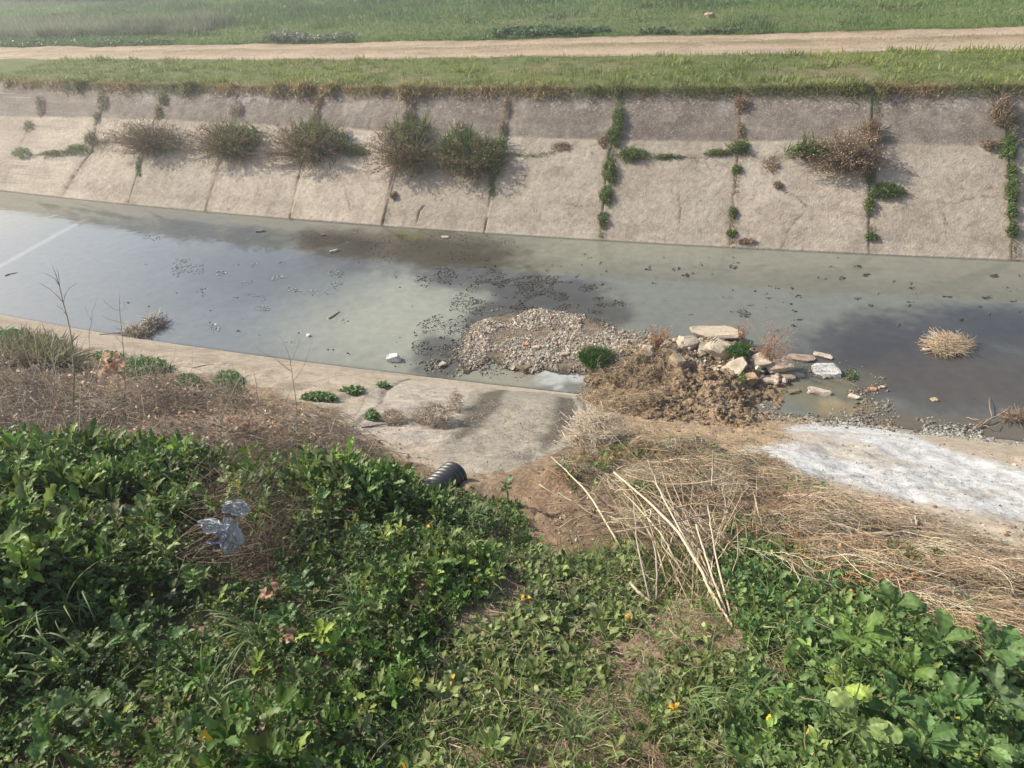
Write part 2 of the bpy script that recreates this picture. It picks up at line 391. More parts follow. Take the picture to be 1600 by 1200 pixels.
C = mix(C, A(.045,.035,.025), np.maximum(gj*.85, gc*.7))
gr_ = np.random.default_rng(5).random(len(X)); C *= (1+.16*(gr_-.5))[:, None]
pit = (gr_ > .985) | (vnoise(X*16, S*16, 50) > .90)
C = mix(C, A(.17,.13,.10), pit*.45)
C = mix(C, A(.50,.48,.45), ((gr_ < .05)*up*(.3+.7*top_wear))*.75)
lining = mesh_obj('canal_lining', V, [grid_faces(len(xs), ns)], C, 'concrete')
tag(lining, kind='structure')

# ---- far ground: verge, dirt road, field
road_lo_px = [(0,92),(400,91),(800,93),(1100,83),(1600,77)]; road_hi_px = [(0,72),(400,70),(800,59),(1200,49),(1600,42)]
rl = np.array([onz(*p, z=ZC+.05)[:2] for p in road_lo_px]); rh = np.array([onz(*p, z=ZC+.05)[:2] for p in road_hi_px])
c_rl = np.polyfit(rl[:, 0], rl[:, 1], 2); c_rh = np.polyfit(rh[:, 0], rh[:, 1], 2)
def yrl(x): return ext(c_rl, np.asarray(x, float), rl[0, 0], rl[-1, 0])
def yrh(x): return ext(c_rh, np.asarray(x, float), rh[0, 0], rh[-1, 0])
xs = axis(-34, 20, .10, -300, 300, 1.3)
vs = np.r_[0, np.linspace(.03, 12.5, 210), 12.5+np.cumsum(.1*1.12**np.arange(48))]
X, D = grid(xs, vs); Y = yc(X)+D
lo = yrl(X)+.18*fbm(X, Y, .8, 4, 60); hi = yrh(X)+.25*fbm(X, Y, .7, 4, 61)
rt = (Y-lo)/(hi-lo)
road = sstep(-.02, .05, rt)*(1-sstep(.95, 1.02, rt))
cen = np.exp(-((rt-.55)/.11)**2)*sstep(-.45, .15, fbm(X*.5, Y, .9, 4, 62)+.1)*(.35+.65*sstep(-14, -2, X))
rut = np.exp(-((rt-.25)/.12)**2)+np.exp(-((rt-.80)/.09)**2)
zz = z_far(X, Y)+.0-road*.03-rut*road*.05+cen*.04+.02*fbm(X, Y, 3, 3, 63)*(D > .2)
zz[D == 0] = ZC-.02
Cg = mix(np.repeat(A(.125,.150,.055)[None], len(X), 0), A(.19,.17,.09), sstep(0, .6, fbm(X, Y, .5, 4, 64)))
Cg = mix(Cg, A(.22,.17,.10), (1-sstep(.05, .4, D))*.8)
Cr = mix(np.repeat(A(.42,.315,.22)[None], len(X), 0), A(.33,.24,.16), sstep(-.2, .5, fbm(X, Y, 1.2, 5, 65, .6)))
Cr = mix(Cr, A(.50,.41,.31), rut*.5); Cr = mix(Cr, A(.22,.19,.10), cen*.9); Cr = mix(Cr, A(.28,.22,.15), sstep(.1, .45, fbm(X*.4, Y*3, 1.3, 4, 66))*.6)
C = mix(Cg, Cr, road)
F = grid_faces(len(xs), len(vs)); V = np.stack([X, Y, zz], 1)
rf = road[F].mean(1) > .5
tag(submesh('dirt_road', V, F, rf, C, 'soil'), kind='structure')
tag(submesh('field', V, F, ~rf, C, 'field'), kind='structure')

# ---- canal bed and water
bar_poly = hitpoly([(708,560),(712,530),(735,505),(790,488),(850,486),(905,492),(960,512),(1000,535),(990,575),(905,585),(850,572),(830,584),(770,568),(730,580)])
mound_poly = hitpoly([(905,618),(915,585),(935,560),(985,540),(1040,528),(1110,520),(1170,535),(1225,572),(1235,600),(1215,640),(1185,668),(1100,665),(1010,655),(940,640)])
def bar_h(x, y):
    s = sdf(bar_poly, x, y)+.16*fbm(x, y, 1.8, 4, 70)+.05*fbm(x, y, 7, 3, 76)
    return np.clip(s*.22, -.08, .055)+.03*fbm(x, y, 2.2, 4, 71)*sstep(-.05, .2, s)
def mound_h(x, y):
    s = sdf(mound_poly, x, y)+.10*fbm(x, y, 2.2, 4, 72)
    base = np.clip(Z(x, y), 0, None)
    return base+np.where(s > 0, .13*sstep(0, .7, s)*(1+.9*fbm(x, y, 2.0, 3, 73))+sstep(0, .25, s)*(.13*fbm(x, y, 4.5, 4, 74, .62)+.03*fbm(x, y, 20, 3, 75)), s*.5-.01)
def ZM(x, y): return np.maximum(np.maximum(Z(x, y), bar_h(x, y)), mound_h(x, y))
def blob(px, py, rx, ry, x, y, ang=0.):
    """soft ellipse on the water given by its photo centre and half sizes"""
    c = onz(px, py); ex = onz(px+rx, py)-c; ey = onz(px, py-ry)-c
    B = np.array([ex[:2], ey[:2]]).T; q = np.linalg.inv(B)@np.stack([x-c[0], y-c[1]])
    if ang: ca, sa = math.cos(ang), math.sin(ang); q = np.stack([q[0]*ca+q[1]*sa, -q[0]*sa+q[1]*ca])
    return 1-np.sqrt((q**2).sum(0))
xs = axis(-18, 10, .045, -160, 160, 1.25); ts = np.linspace(-.02, 1.02, 150)
X, T_ = grid(xs, ts); Y = yn(X)*(1-T_)+yt(X)*T_
n1 = fbm(X, Y, 1.1, 5, 80, .6); n2 = fbm(X*.7, Y*1.6, 2.4, 4, 81); n3 = fbm(X, Y, 6, 3, 82)
Cw = mix(np.repeat(A(.155,.160,.135)[None], len(X), 0), A(.180,.178,.135), sstep(-.4, .6, n1))
wX = X+.35*fbm(X, Y, 1.3, 4, 84, .6)+.06*fbm(X, Y, 9, 3, 86); wY = Y+.30*fbm(X, Y, 1.6, 4, 85, .6)+.05*fbm(X, Y, 9, 3, 87)
def wob(px, py, rx, ry, soft=.35, nz=.35, ang=0.):
    return sstep(-soft, soft, blob(px, py, rx, ry, wX, wY, ang)+nz*n1+.2*n3)
Cw = mix(Cw, A(.115,.135,.155), wob(230, 430, 330, 95)*.75)                  # blue-grey sky reflection painted into the water colour, upstream
Cw = mix(Cw, A(.27,.275,.215), wob(610, 490, 150, 70, .75, .15)*.95)              # milky plume
Cw = mix(Cw, A(.235,.235,.185), wob(1150, 392, 560, 30, .6, .1)*.75)          # milky along the far toe
Cw = mix(Cw, A(.17,.17,.15), wob(1250, 430, 380, 42, .7)*.5)
Cw = mix(Cw, A(.24,.225,.165), wob(830, 590, 95, 16, .4, .2)*.9)
Cw = mix(Cw, A(.055,.062,.068), wob(400, 420, 170, 45, .7, .6)*.55)
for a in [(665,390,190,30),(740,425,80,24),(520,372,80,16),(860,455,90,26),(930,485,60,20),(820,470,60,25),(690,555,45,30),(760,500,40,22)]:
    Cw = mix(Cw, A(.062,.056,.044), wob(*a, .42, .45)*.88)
Cw = mix(Cw, A(.10,.10,.03), wob(640, 368, 30, 7, .5, .2)*.7)
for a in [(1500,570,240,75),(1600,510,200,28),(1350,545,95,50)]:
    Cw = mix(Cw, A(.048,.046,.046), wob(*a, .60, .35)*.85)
Cw = mix(Cw, A(.085,.070,.055), wob(1530, 590, 190, 48, .4, .5)*.65)
Cw = mix(Cw, A(.16,.145,.085), wob(1270, 605, 75, 30, .6, .4)*.85)
Cw = mix(Cw, A(.30,.24,.12), wob(1310, 638, 48, 14, .5, .4)*.8)
near_edge = T_*(yt(X)-yn(X))
Cw = mix(Cw, A(.13,.10,.07), (1-sstep(.05, .55, near_edge+.2*n1))*sstep(0, 1, X-onz(1230, 650)[0])*.85)
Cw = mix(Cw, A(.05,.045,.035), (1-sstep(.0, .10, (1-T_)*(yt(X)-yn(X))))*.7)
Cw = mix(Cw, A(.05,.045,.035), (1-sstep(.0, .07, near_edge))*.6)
sf = wob(885, 588, 42, 22, .25, .6)                                     # scum film by the outfall
Cw = mix(Cw, A(.42,.43,.42), sf*.75*(.6+.4*(n3 > -.1)))
streak_refl = np.array([onz(-60, 440)[:2], onz(0, 416)[:2], onz(70, 377)[:2], onz(128, 345)[:2]])
Cw = mix(Cw, A(.30,.31,.31), (1-sstep(.02, .17, pdist(streak_refl, X, Y)+.015*n3))*.55)  # pale reflected streak, painted into the water colour
bedmask = (1-sstep(0, .02, 0*X))
V = np.stack([X, Y, 0*X], 1)
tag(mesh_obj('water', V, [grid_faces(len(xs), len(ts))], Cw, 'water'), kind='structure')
xs = axis(-18, 10, .5, -160, 160, 1.4); X, T_ = grid(xs, np.linspace(-.03, 1.03, 14)); Y = yn(X)*(1-T_)+yt(X)*T_
tag(mesh_obj('canal_bed', np.stack([X, Y, 0*X-.14+.03*fbm(X, Y, .5, 2, 9)], 1), [grid_faces(len(xs), 14)], np.repeat(A(.08,.07,.05)[None], len(X), 0), 'soil'), kind='structure')

# ---- near bank: lining, outfall apron, spilled lime, soil
def zone(pts): return hitpoly(pts)
P_soil_top = zone([(-200,520),(0,520),(70,535),(150,552),(230,575),(300,583),(370,600),(430,612),(520,640),(560,668),(590,690),(640,712),(700,735),(790,735),(850,705),(905,675),(930,655),(1190,668),(1230,700),(1250,745),(1420,800),(1620,880),(1900,1100),(1900,1800),(800,1650),(-700,1800),(-900,700)])
P_apron = zone([(742,606),(908,618),(922,642),(905,690),(850,712),(800,735),(740,742),(690,728),(680,705),(712,655)])
P_rough = zone([(600,592),(745,606),(722,640),(690,700),(560,680),(540,650),(580,618)])
P_lime = zone([(1165,702),(1250,690),(1225,668),(1290,655),(1400,668),(1480,700),(1560,722),(1660,745),(1850,800),(1850,900),(1600,815),(1500,800),(1420,782),(1330,757),(1250,742),(1195,722)])
P_lime2 = zone([(1230,660),(1290,655),(1400,668),(1500,705),(1640,735),(1640,760),(1450,735),(1340,700)])
P_dirt = zone([(915,640),(1200,650),(1300,668),(1260,700),(1180,702),(1120,712),(1000,700),(930,690),(900,680)])
P_wet1 = zone([(752,614),(792,607),(782,635),(752,664),(728,682),(712,690),(722,660)])
P_wet2 = zone([(872,620),(905,624),(904,650),(880,682),(850,706),(842,698),(862,665)])
P_bare = [zone([(800,760),(850,735),(900,745),(880,800),(885,860),(850,880),(830,830)]), zone([(960,900),(1030,900),(1030,960),(980,965)]), zone([(1150,1000),(1230,1010),(1260,1070),(1180,1080)])]
xs = axis(-10.0, 8.6, .032, -150, 150, 1.25)
D = np.r_[np.linspace(-.10, 8.4, 260), 8.4+np.cumsum(.05*1.3**np.arange(24))]
X, Dd = grid(xs, D); Y = yn(X)-Dd
n0 = fbm(X, Y, .8, 4, 90); n1 = fbm(X, Y, 2.5, 5, 91, .6); n2 = fbm(X, Y, 8, 4, 92, .6); nst = fbm(X*.9+Y*.5, Y*1.1-X*.5, 5, 3, 93)
def msk(poly, soft=.10, nz=.12): return sstep(-soft, soft, sdf(poly, X, Y)+nz*n1+nz*.5*n2)
soil = msk(P_soil_top, .08, .16); apron = msk(P_apron, .05, .05); rough = msk(P_rough, .06, .08)
lime = msk(P_lime, .16, .12); dirt = msk(P_dirt, .12, .16)
C = mix(np.repeat(A(.40,.335,.255)[None], len(X), 0), A(.31,.25,.185), sstep(-.2, .5, n1))
C = mix(C, A(.45,.39,.31), sstep(0, .5, n0)*.5)
C = mix(C, A(.24,.18,.12), sstep(.25, .5, n2)*.5)
C = mix(C, A(.55,.50,.42), (1-sstep(.02, .09, Dd))*.6)
C = mix(C, A(.42,.37,.31), rough*.8); C = mix(C, A(.24,.20,.17), rough*sstep(.1, .3, n2)*.5)
Cs = mix(np.repeat(A(.25,.18,.12)[None], len(X), 0), A(.34,.25,.165), sstep(-.3, .4, n1))
Cs = mix(Cs, A(.15,.105,.07), sstep(.1, .5, n2)*.6)
red = msk(P_bare[0], .15, .2)+msk(P_bare[1], .1, .15)+msk(P_bare[2], .1, .15)
Cs = mix(Cs, A(.33,.22,.14), np.clip(red, 0, 1)*.8)
C = mix(C, Cs, soil)
Cd = mix(np.repeat(A(.42,.31,.195)[None], len(X), 0), A(.34,.25,.165), sstep(-.2, .4, nst))
C = mix(C, Cd, dirt)
Ca = mix(np.repeat(A(.32,.285,.23)[None], len(X), 0), A(.265,.235,.19), sstep(-.2, .5, n1))
wet = np.maximum(msk(P_wet1, .08, .04), msk(P_wet2, .08, .04))
Ca = mix(Ca, A(.085,.072,.055), wet*.85)
C = mix(C, Ca, apron)
lstreak = sstep(-.5, .35, fbm(X*.35+Y*.25, Y*2.2-X*.9, 2.2, 4, 95)+.35)
dots = (vnoise(X*19, Y*19, 96) > .80)*(vnoise(X*3, Y*3, 97) > .35)
Cl = mix(np.repeat(A(.54,.54,.53)[None], len(X), 0), A(.46,.45,.43), 1-lstreak)
Cl = mix(Cl, A(.40,.39,.37), sstep(0, .5, n2)*.35)
Cl = mix(Cl, A(.26,.23,.20), dots*.5)
patch = 1-.55*msk(zone([(1230,672),(1330,685),(1420,725),(1360,730),(1260,700)]), .1, .15)
C = mix(C, Cl, lime*(.80+.20*lstreak)*patch)
edge_gray = (1-sstep(.05, .38, Dd+.25*n1))*sstep(0, .6, X-onz(1235, 650)[0])
C = mix(C, A(.27,.26,.23), edge_gray*.8)
C = mix(C, A(.06,.055,.045), (1-sstep(.0, .035, Dd+.008*n2)))
crk = [zone([(905,618),(918,640),(912,665),(905,690),(915,700)]), zone([(640,592),(600,615),(585,640),(555,665)]), zone([(1190,700),(1300,760),(1500,810),(1700,880)])]
dk = np.minimum(pdist(crk[0], X+.05*n2, Y+.04*n2), pdist(crk[1], X+.05*n2, Y+.04*n2))
C = mix(C, A(.14,.11,.08), (1-sstep(.01, .05, dk))*.7)
C = mix(C, A(.52,.47,.40), (1-sstep(.0, .05, np.abs(pdist(crk[0], X, Y)-.10)))*.5)
zz = z_near(X, Y)+soil*(.03*n2+.03*n1)+.010*dirt*nst-.02*(1-sstep(.005, .03, dk))+.012*edge_gray*n2+lime*.008*n2
V = np.stack([X, Y, zz], 1); F = grid_faces(len(xs), len(D))[:, ::-1]
cls = np.where(lime > .5, 1, np.where((soil > .5) & (apron < .5), 2, np.where(dirt > .5, 2, 0)))
cf = np.median(cls[F], 1)
tag(submesh('concrete_lining', V, F, cf == 0, C, 'concrete'), kind='structure')
tag(submesh('lime_spill', V, F, cf == 1, C, 'concrete'), kind='structure')
tag(submesh('bank_soil', V, F, (cf != 0) & (cf != 1), C, 'soil'), kind='structure')

# ================================================================== VEGETATION THAT NOBODY COULD COUNT
def sample(poly, n, dens=None):
    P = np.asarray(poly); lo, hi = P.min(0), P.max(0); X = np.empty(0); Y = np.empty(0)
    while len(X) < n:
        x = rng.uniform(lo[0], hi[0], n*3); y = rng.uniform(lo[1], hi[1], n*3)
        k = sdf(P, x, y) > 0
        if dens is not None: k &= rng.random(n*3) < dens(x, y)
        X = np.r_[X, x[k]]; Y = np.r_[Y, y[k]]
    return X[:n], Y[:n]
def stuff(name, V, F, C, m, label, cat, smooth=True):
    return tag(mesh_obj(name, V, F, C, m, smooth=smooth), label, cat, kind='stuff')
def blades_at(X, Y, H, c, temps=None, hmin=.5, wide=1., ground=Z, lean=.35, lean_az=None):
    n = len(X); az = rng.uniform(0, 2*np.pi, n) if lean_az is None else lean_az+rng.normal(0, .7, n)
    H = np.asarray(H)*rng.uniform(hmin, 1.2, n)
    R = rots(az, rng.normal(0, lean, n), rng.normal(0, lean, n))
    S = np.stack([H, H*wide, H], 1)
    temps = temps or SBL
    return scat(temps, np.stack([X, Y, ground(X, Y)-.01], 1), R, S, rng.integers(0, len(temps), n), c)

# ---- grass on the verge and in the field
n = 80000
x = rng.uniform(-26, 15, n); d = rng.random(n)**1.15*7.8+.02; y = yc(x)+d
k = (y < yrl(x)+.1+.15*fbm(x, y, .9, 3, 100)); x, y = x[k], y[k]; d = y-yc(x)
pn = fbm(x, y, .7, 4, 101); lush = sstep(-.4, .5, pn)
c = mix(jitcol((.175,.215,.050), len(x), .3), jitcol((.285,.330,.080), len(x), .25), lush)
c = mix(c, jitcol((.25,.20,.10), len(x), .3), (1-sstep(.1, .55, d+.15*pn))*.65)
c = mix(c, A(.10,.16,.045), sstep(0, .5, fbm(x, y, .35, 2, 109))*.5)
V, F, C = blades_at(x, y, (.10+.07*lush+.05*(d < .6))*(.55+.95*sstep(-.3, .5, fbm(x, y, 2.3, 3, 108))), c, wide=1.0)
stuff('verge_grass', V, F, C, 'grass', 'bright green short grass between the dirt road and the top of the concrete slope', 'grass')
n = 330000
x = rng.uniform(-88, 19, n); y = yrh(x)-.05+rng.random(n)**1.7*42
def wide_view(x, y, z=ZC, m=1.12):                            # keep what the photo, or a step beside it, could see
    d = np.stack([x, y, np.full(np.shape(x), z)], -1)-CAM; f = d@fwd
    return (np.abs(d@cright)/f*F_PX < 800*m+120) & (d@cdown/f*F_PX > -600*m-40)
k = wide_view(x, y); x, y = x[k], y[k]; n = len(x); farn = 1+sstep(25, 60, np.hypot(x, y))*1.2
pn = fbm(x, y, .5, 4, 102); pn2 = fbm(x, y, .22, 3, 103)
c = mix(jitcol((.090,.190,.040), n, .3), jitcol((.165,.275,.055), n, .3), sstep(-.3, .5, pn2))
c = mix(c, jitcol((.06,.10,.035), n, .3), sstep(.1, .5, pn)*.6)
c = mix(c, jitcol((.15,.15,.07), n, .3), (rng.random(n) < .06)*1.)
V, F, C = blades_at(x, y, (.12+.08*sstep(0, .5, pn)+.04*(y-yrh(x) > 6))*farn, c, wide=1.3)
stuff('field_grass', V, F, C, 'grass', 'darker green grass covering the field beyond the dirt road', 'grass')
# leafy weeds along the far side of the road
def weeds_far(px0, px1, dlo, dhi, n, h, c0, seed):
    x0 = onz(px0, 55, ZC)[0]; x1 = onz(px1, 50, ZC)[0]; x = rng.uniform(x0, x1, n); y = yrh(x)+rng.uniform(dlo, dhi, n)
    k = fbm(x, y, .8, 3, seed) > -.15+.5*np.abs((x-(x0+x1)/2)/((x1-x0)/2))**3; x, y = x[k], y[k]; n = len(x)
    hh = h*(.35+.65*sstep(-.2, .5, fbm(x, y, 1.1, 3, seed+1)))*rng.uniform(.2, 1, n)
    T = np.stack([x, y, z_far(x, y)+hh], 1); lf = [leaf(nseg=2, W=.6, arch=.3, pet=.05, seed=k) for k in range(3)]
    return scat(lf, T, rots(rng.uniform(0, 6.3, n), rng.uniform(-.4, .9, n), rng.uniform(-.6, .6, n)), rng.uniform(.08, .17, n), rng.integers(0, 3, n), jitcol(c0, n, .35))
V, F, C = join(weeds_far(420, 660, .1, 1.6, 6000, .30, (.16,.19,.12), 110), weeds_far(740, 1030, .2, 1.5, 9000, .34, (.11,.18,.075), 114), weeds_far(1000, 1260, .1, .6, 1500, .2, (.07,.10,.04), 118), weeds_far(60, 420, .0, .8, 2400, .22, (.05,.10,.035), 119))
stuff('roadside_weeds', V, F, C, 'leaf', 'low leafy weeds in a ragged row along the far side of the dirt road', 'weeds')
# tall pale grass, field left
n = 36000; x0 = onz(-60, 55, ZC)[0]; x1 = onz(345, 50, ZC)[0]
x = rng.uniform(x0, x1, n); y = yrh(x)+3.0+rng.random(n)*5+.8*fbm(x, x*0, .4, 2, 120)
k = (x < x1-.6-1.2*rng.random(n)); x, y = x[k], y[k]; n = len(x)
c = mix(jitcol((.28,.29,.19), n, .3), jitcol((.15,.19,.10), n, .3), sstep(-.2, .4, fbm(x, y, .6, 3, 121)))
V, F, C = blades_at(x, y, .75+.25*fbm(x, y, .8, 2, 122), c, wide=.35, lean=.18)
stuff('tall_grass', V, F, C, 'grass', 'tall pale grey-green reed grass standing in the field at the far left', 'grass')
n = 9000; x = rng.uniform(-90, -48, n); y = 56-(x+52)*.35+rng.uniform(-1.5, 1.5, n)
V, F, C = blades_at(x, y, 1.1, jitcol((.045,.065,.03), n, .3), wide=.8)
stuff('dark_scrub', V, F, C, 'grass', 'dark low scrub at the far edge of the field, top left of the view', 'scrub')

# weeds rooted along the open cracks and joints
pts = []
for l, wgt in [(c_, 1.) for c_ in cracks[:5]]+[(lines[k], .45 if k not in (4, 5, 6, 7, 8, 9, 10, 11, 12, 13, 14) else 1.3) for k in range(11)]:
    seg = np.linalg.norm(np.diff(l, axis=0), axis=1); cum = np.r_[0, np.cumsum(seg)]; m = int(cum[-1]*260*wgt); d = rng.uniform(0, cum[-1], m)
    qx = np.interp(d, cum, l[:, 0]); qs = np.interp(d, cum, l[:, 1]); k = (fbm(qx*1.0, qs, 1.6, 3, 134) > .02) & (qs < ZC*SLEN-.05); pts.append(np.stack([qx[k], qs[k]], 1))
q = np.concatenate(pts); n = len(q); q = q+rng.normal(0, .022, (n, 2)); zq_ = q[:, 1]/SLEN
T = np.stack([q[:, 0], yt(q[:, 0])+SLOPE*zq_, zq_], 1)+(rng.random(n)**2*.07)[:, None]*A(0, -.6, .8)
lf = [leaf(nseg=2, W=.5, arch=.4, fold=.4, pet=.05, seed=k) for k in range(3)]; gm = sstep(-.2, .3, fbm(q[:, 0], q[:, 1], .8, 2, 135))
V, F, C = scat(lf, T, rots(rng.uniform(0, 6.3, n), rng.uniform(-.5, 1, n), rng.uniform(-1, 1, n)), rng.uniform(.018, .042, n), rng.integers(0, 3, n), mix(jitcol((.24,.18,.11), n, .35), jitcol((.11,.17,.045), n, .35), gm))
k_ = rng.integers(0, 5, 1500); cen_ = []
for l in cracks[:5]:
    cen_.append(l)
d_ = rng.random(1500); base_ = np.array([[np.interp(u_, np.linspace(0, 1, len(cen_[i])), cen_[i][:, 0]), np.interp(u_, np.linspace(0, 1, len(cen_[i])), cen_[i][:, 1])] for i, u_ in zip(k_, d_)])
kk = (fbm(base_[:, 0], base_[:, 1], .9, 2, 136) > -.1) & (rng.random(1500) < np.where(base_[:, 0] < hit(795, 240)[0], 1, .35)); base_ = base_[kk]+rng.normal(0, .07, (kk.sum(), 2)); m_ = len(base_)
a_ = rng.normal(0, .5, m_)+(rng.random(m_) < .4)*(-1.2); t = np.linspace(0, 1, 5)[None]; L_ = rng.uniform(.1, .5, m_)[:, None]
sx = base_[:, :1]+np.cos(a_)[:, None]*L_*t+rng.normal(0, .008, (m_, 5)); ss = base_[:, 1:]+np.sin(a_)[:, None]*L_*t+rng.normal(0, .008, (m_, 5))
Pv = np.stack([sx, yt(sx.ravel()).reshape(sx.shape)+SLOPE*ss/SLEN, ss/SLEN], -1)+(.015+.05*rng.random((m_, 1))*np.sin(t*np.pi))[..., None]*A(0, -.6, .8)
Vv, Fv, Cv = tubes(Pv, np.linspace(.005, .0022, 5)[None]*rng.uniform(.5, 1.2, (m_, 1)), jitcol(pick([(.22,.165,.11), (.32,.25,.17), (.15,.11,.08)], m_), m_, .3))
stuff('creeping_vines', Vv, Fv, Cv, 'straw', 'thin brown creeping stems running along the long crack between the bushes', 'vines')
stuff('crack_weeds', V, F, C, 'leaf', 'thin ragged lines of tiny weeds and dead leaves in the cracks and joints of the far slope', 'weeds')

# ---- dry fringe hanging over the top of the slope
n = 52000
x = rng.uniform(-24, 14, n); fz = fbm(x, 0*x, 1.1, 4, 130); fz2 = fbm(x, 0*x+5, 3.5, 3, 131)
keep = rng.random(n) < .45+.9*sstep(-.3, .4, fz2); x = x[keep]; fz = fz[keep]; fz2 = fz2[keep]; n = len(x)
dd = rng.normal(.02, .11, n)+.05*fz2; y = yc(x)+dd
T = np.stack([x, y, np.where(dd < 0, ZC+dd/SLOPE, ZC+.03)], 1)
tan_ = sstep(-.25, .35, fbm(x, y*0, .6, 3, 132)); tan_ = tan_*(rng.random(n) < .75)
c = mix(jitcol((.24,.26,.09), n, .35), jitcol((.52,.39,.22), n, .35), tan_)
c[rng.random(n) < .08] *= .5
H = (.14+.20*sstep(-.1, .5, fz)*sstep(-.3, .3, fz2))*rng.uniform(.35, 1.35, n)
az = -np.pi/2+rng.normal(0, .9, n)
V, F, C = scat(SBL+[blade(3, .09, 1.9)], T, rots(az, -rng.uniform(.0, .9, n), rng.normal(0, .3, n)), np.stack([H, H*.75, H], 1), rng.integers(0, 4, n), c)
stuff('dry_grass_fringe', V, F, C, 'grass', 'fringe of tan and olive dry grass hanging over the top edge of the concrete slope', 'grass')

# grass tufts on the crown of the road and stones along it
n = 14000; x = rng.uniform(-30, 16, n); lo_, hi_ = yrl(x), yrh(x); q = rng.random(n)
y = np.where(q < .55, lo_+(hi_-lo_)*rng.normal(.55, .06, n), np.where(q < .8, lo_+rng.normal(.05, .12, n), hi_+rng.normal(-.05, .12, n)))
k = fbm(x*.6, y*1.5, 1.2, 4, 133)+.25*sstep(-12, 2, x) > .02; x, y = x[k], y[k]; n = len(x)
V, F, C = blades_at(x, y, .055, jitcol(pick([(.20,.22,.08), (.30,.25,.13), (.14,.17,.06)], n), n, .3), wide=1.4)
stuff('road_grass', V, F, C, 'grass', 'thin tufts of grass and dry weeds on the crown and margins of the dirt road', 'grass')
# ---- gravel bar
xs = np.arange(bar_poly[:, 0].min()-.3, bar_poly[:, 0].max()+.3, .02); ys = np.arange(bar_poly[:, 1].min()-.3, bar_poly[:, 1].max()+.3, .02)
X, Y = grid(xs, ys); h = bar_h(X, Y)+.010*fbm(X, Y, 12, 3, 140)
cb = mix(np.repeat(A(.24,.185,.13)[None], len(X), 0), A(.34,.27,.20), sstep(-.3, .4, fbm(X, Y, 5, 3, 141)))
cb = mix(cb, A(.07,.06,.045), 1-sstep(.0, .045, h))
tag(mesh_obj('gravel_bar', np.stack([X, Y, h], 1), [grid_faces(len(xs), len(ys))], cb, 'mud'), kind='structure')
def stone_templates(sub, k, seed, sq=(.6, 1.)):
    r = np.random.default_rng(seed); out = []
    for i in range(k):
        V, F = ICO[sub]; v = V*(1+r.uniform(-.28, .28, (len(V), 1)))
        out.append(dict(V=v*A(1, r.uniform(.55, .95), r.uniform(.4, .75)), F=F))
    return out
ST1 = stone_templates(1, 8, 5)
def pebbles(X, Y, Zz, size, cols, p=None, dv=.25):
    n = len(X); s = size
    return scat(ST1, np.stack([X, Y, Zz], 1), rots(rng.uniform(0, 6.3, n), rng.normal(0, .4, n), rng.normal(0, .4, n)), s, rng.integers(0, 8, n), jitcol(pick(cols, n, p), n, dv, .04))
n = 32000; bbig = bar_poly.mean(0)+(bar_poly-bar_poly.mean(0))*1.22
x, y = sample(bbig, n, lambda x, y: .03+.97*sstep(-.02, .05, bar_h(x, y)+.02*fbm(x, y, 5, 3, 142)))
sz = np.exp(rng.normal(math.log(.0095), .55, n)*(1+.3*(fbm(x, y, 2.5, 2, 144) > .1))).clip(.004, .06)
gc = [(.46,.40,.32), (.38,.32,.25), (.31,.26,.20), (.25,.21,.17), (.54,.50,.44), (.42,.27,.17)]
wetp = 1-sstep(-.01, .03, bar_h(x, y)); kk = (y > yn(x)+.05); x, y, sz, wetp = x[kk], y[kk], sz[kk], wetp[kk]
a = pebbles(x, y, np.maximum(bar_h(x, y), 0)+.006+sz*.25, sz*(1-.3*wetp), gc, [.3,.25,.2,.12,.1,.03])
n = 2600                                                     # stragglers in the shallows
cxy = onz(725, 560)[:2]; x = cxy[0]+rng.normal(-.1, .45, n); y = cxy[1]+rng.normal(0, .30, n)
k = (y > yn(x)+.08) & (fbm(x, y, 3, 3, 143) > 0.02); x, y = x[k], y[k]; n = len(x); sz = np.exp(rng.normal(math.log(.013), .5, n)).clip(.005, .05)
b = pebbles(x, y, sz*.15, sz, [(.20,.18,.15), (.33,.29,.24), (.12,.11,.09)], None)
V, F, C = join(a, b)
stuff('gravel', V, F, C, 'stone', 'mass of small tan and grey stones heaped on the gravel bar in mid channel', 'gravel', smooth=False)

# ---- scum, foam crumbs and floating flecks
def crumbs(spots, cols, smin, smax, zoff=.002):
    out = []
    for (px, py, rx, ry, n) in spots:
        c0 = onz(px, py); ex = onz(px+rx, py)-c0; ey = onz(px, py-ry)-c0
        a_ = rng.uniform(0, 6.283, n); r_ = np.sqrt(rng.random(n)); q = c0+(r_*np.cos(a_))[:, None]*ex+(r_*np.sin(a_))[:, None]*ey
        k = (fbm(q[:, 0], q[:, 1], 2.6, 3, int(px) % 50) > -.12+.25*r_) & (q[:, 1] > yn(q[:, 0])+.04) & (q[:, 1] < yt(q[:, 0])-.02); q = q[k]
        if len(q): out.append(pebbles(q[:, 0], q[:, 1], q[:, 2]*0+zoff, smin+(smax*1.7-smin)*rng.random(len(q))**3.5, cols))
    return join(*out)
V, F, C = crumbs([(292,418,28,16,700),(402,412,13,5,220),(435,437,14,6,180),(468,452,24,5,330),(345,428,14,5,120),(372,414,14,5,130),(526,428,14,6,130),(392,468,22,11,150),
                  (410,482,12,5,120),(312,455,12,9,110),(525,445,10,5,90),(335,513,10,8,110),(400,442,24,4,120),(500,455,30,8,120),(536,503,10,4,50),(236,371,14,6,90),(440,380,60,16,60),(545,365,40,14,120)],
                 [(.42,.43,.42), (.32,.33,.33), (.22,.22,.22), (.55,.55,.53)], .006, .015)
stuff('floating_scum', V, F, C, 'stone', 'clusters of small grey foam crumbs floating on the bluish left part of the water', 'scum')
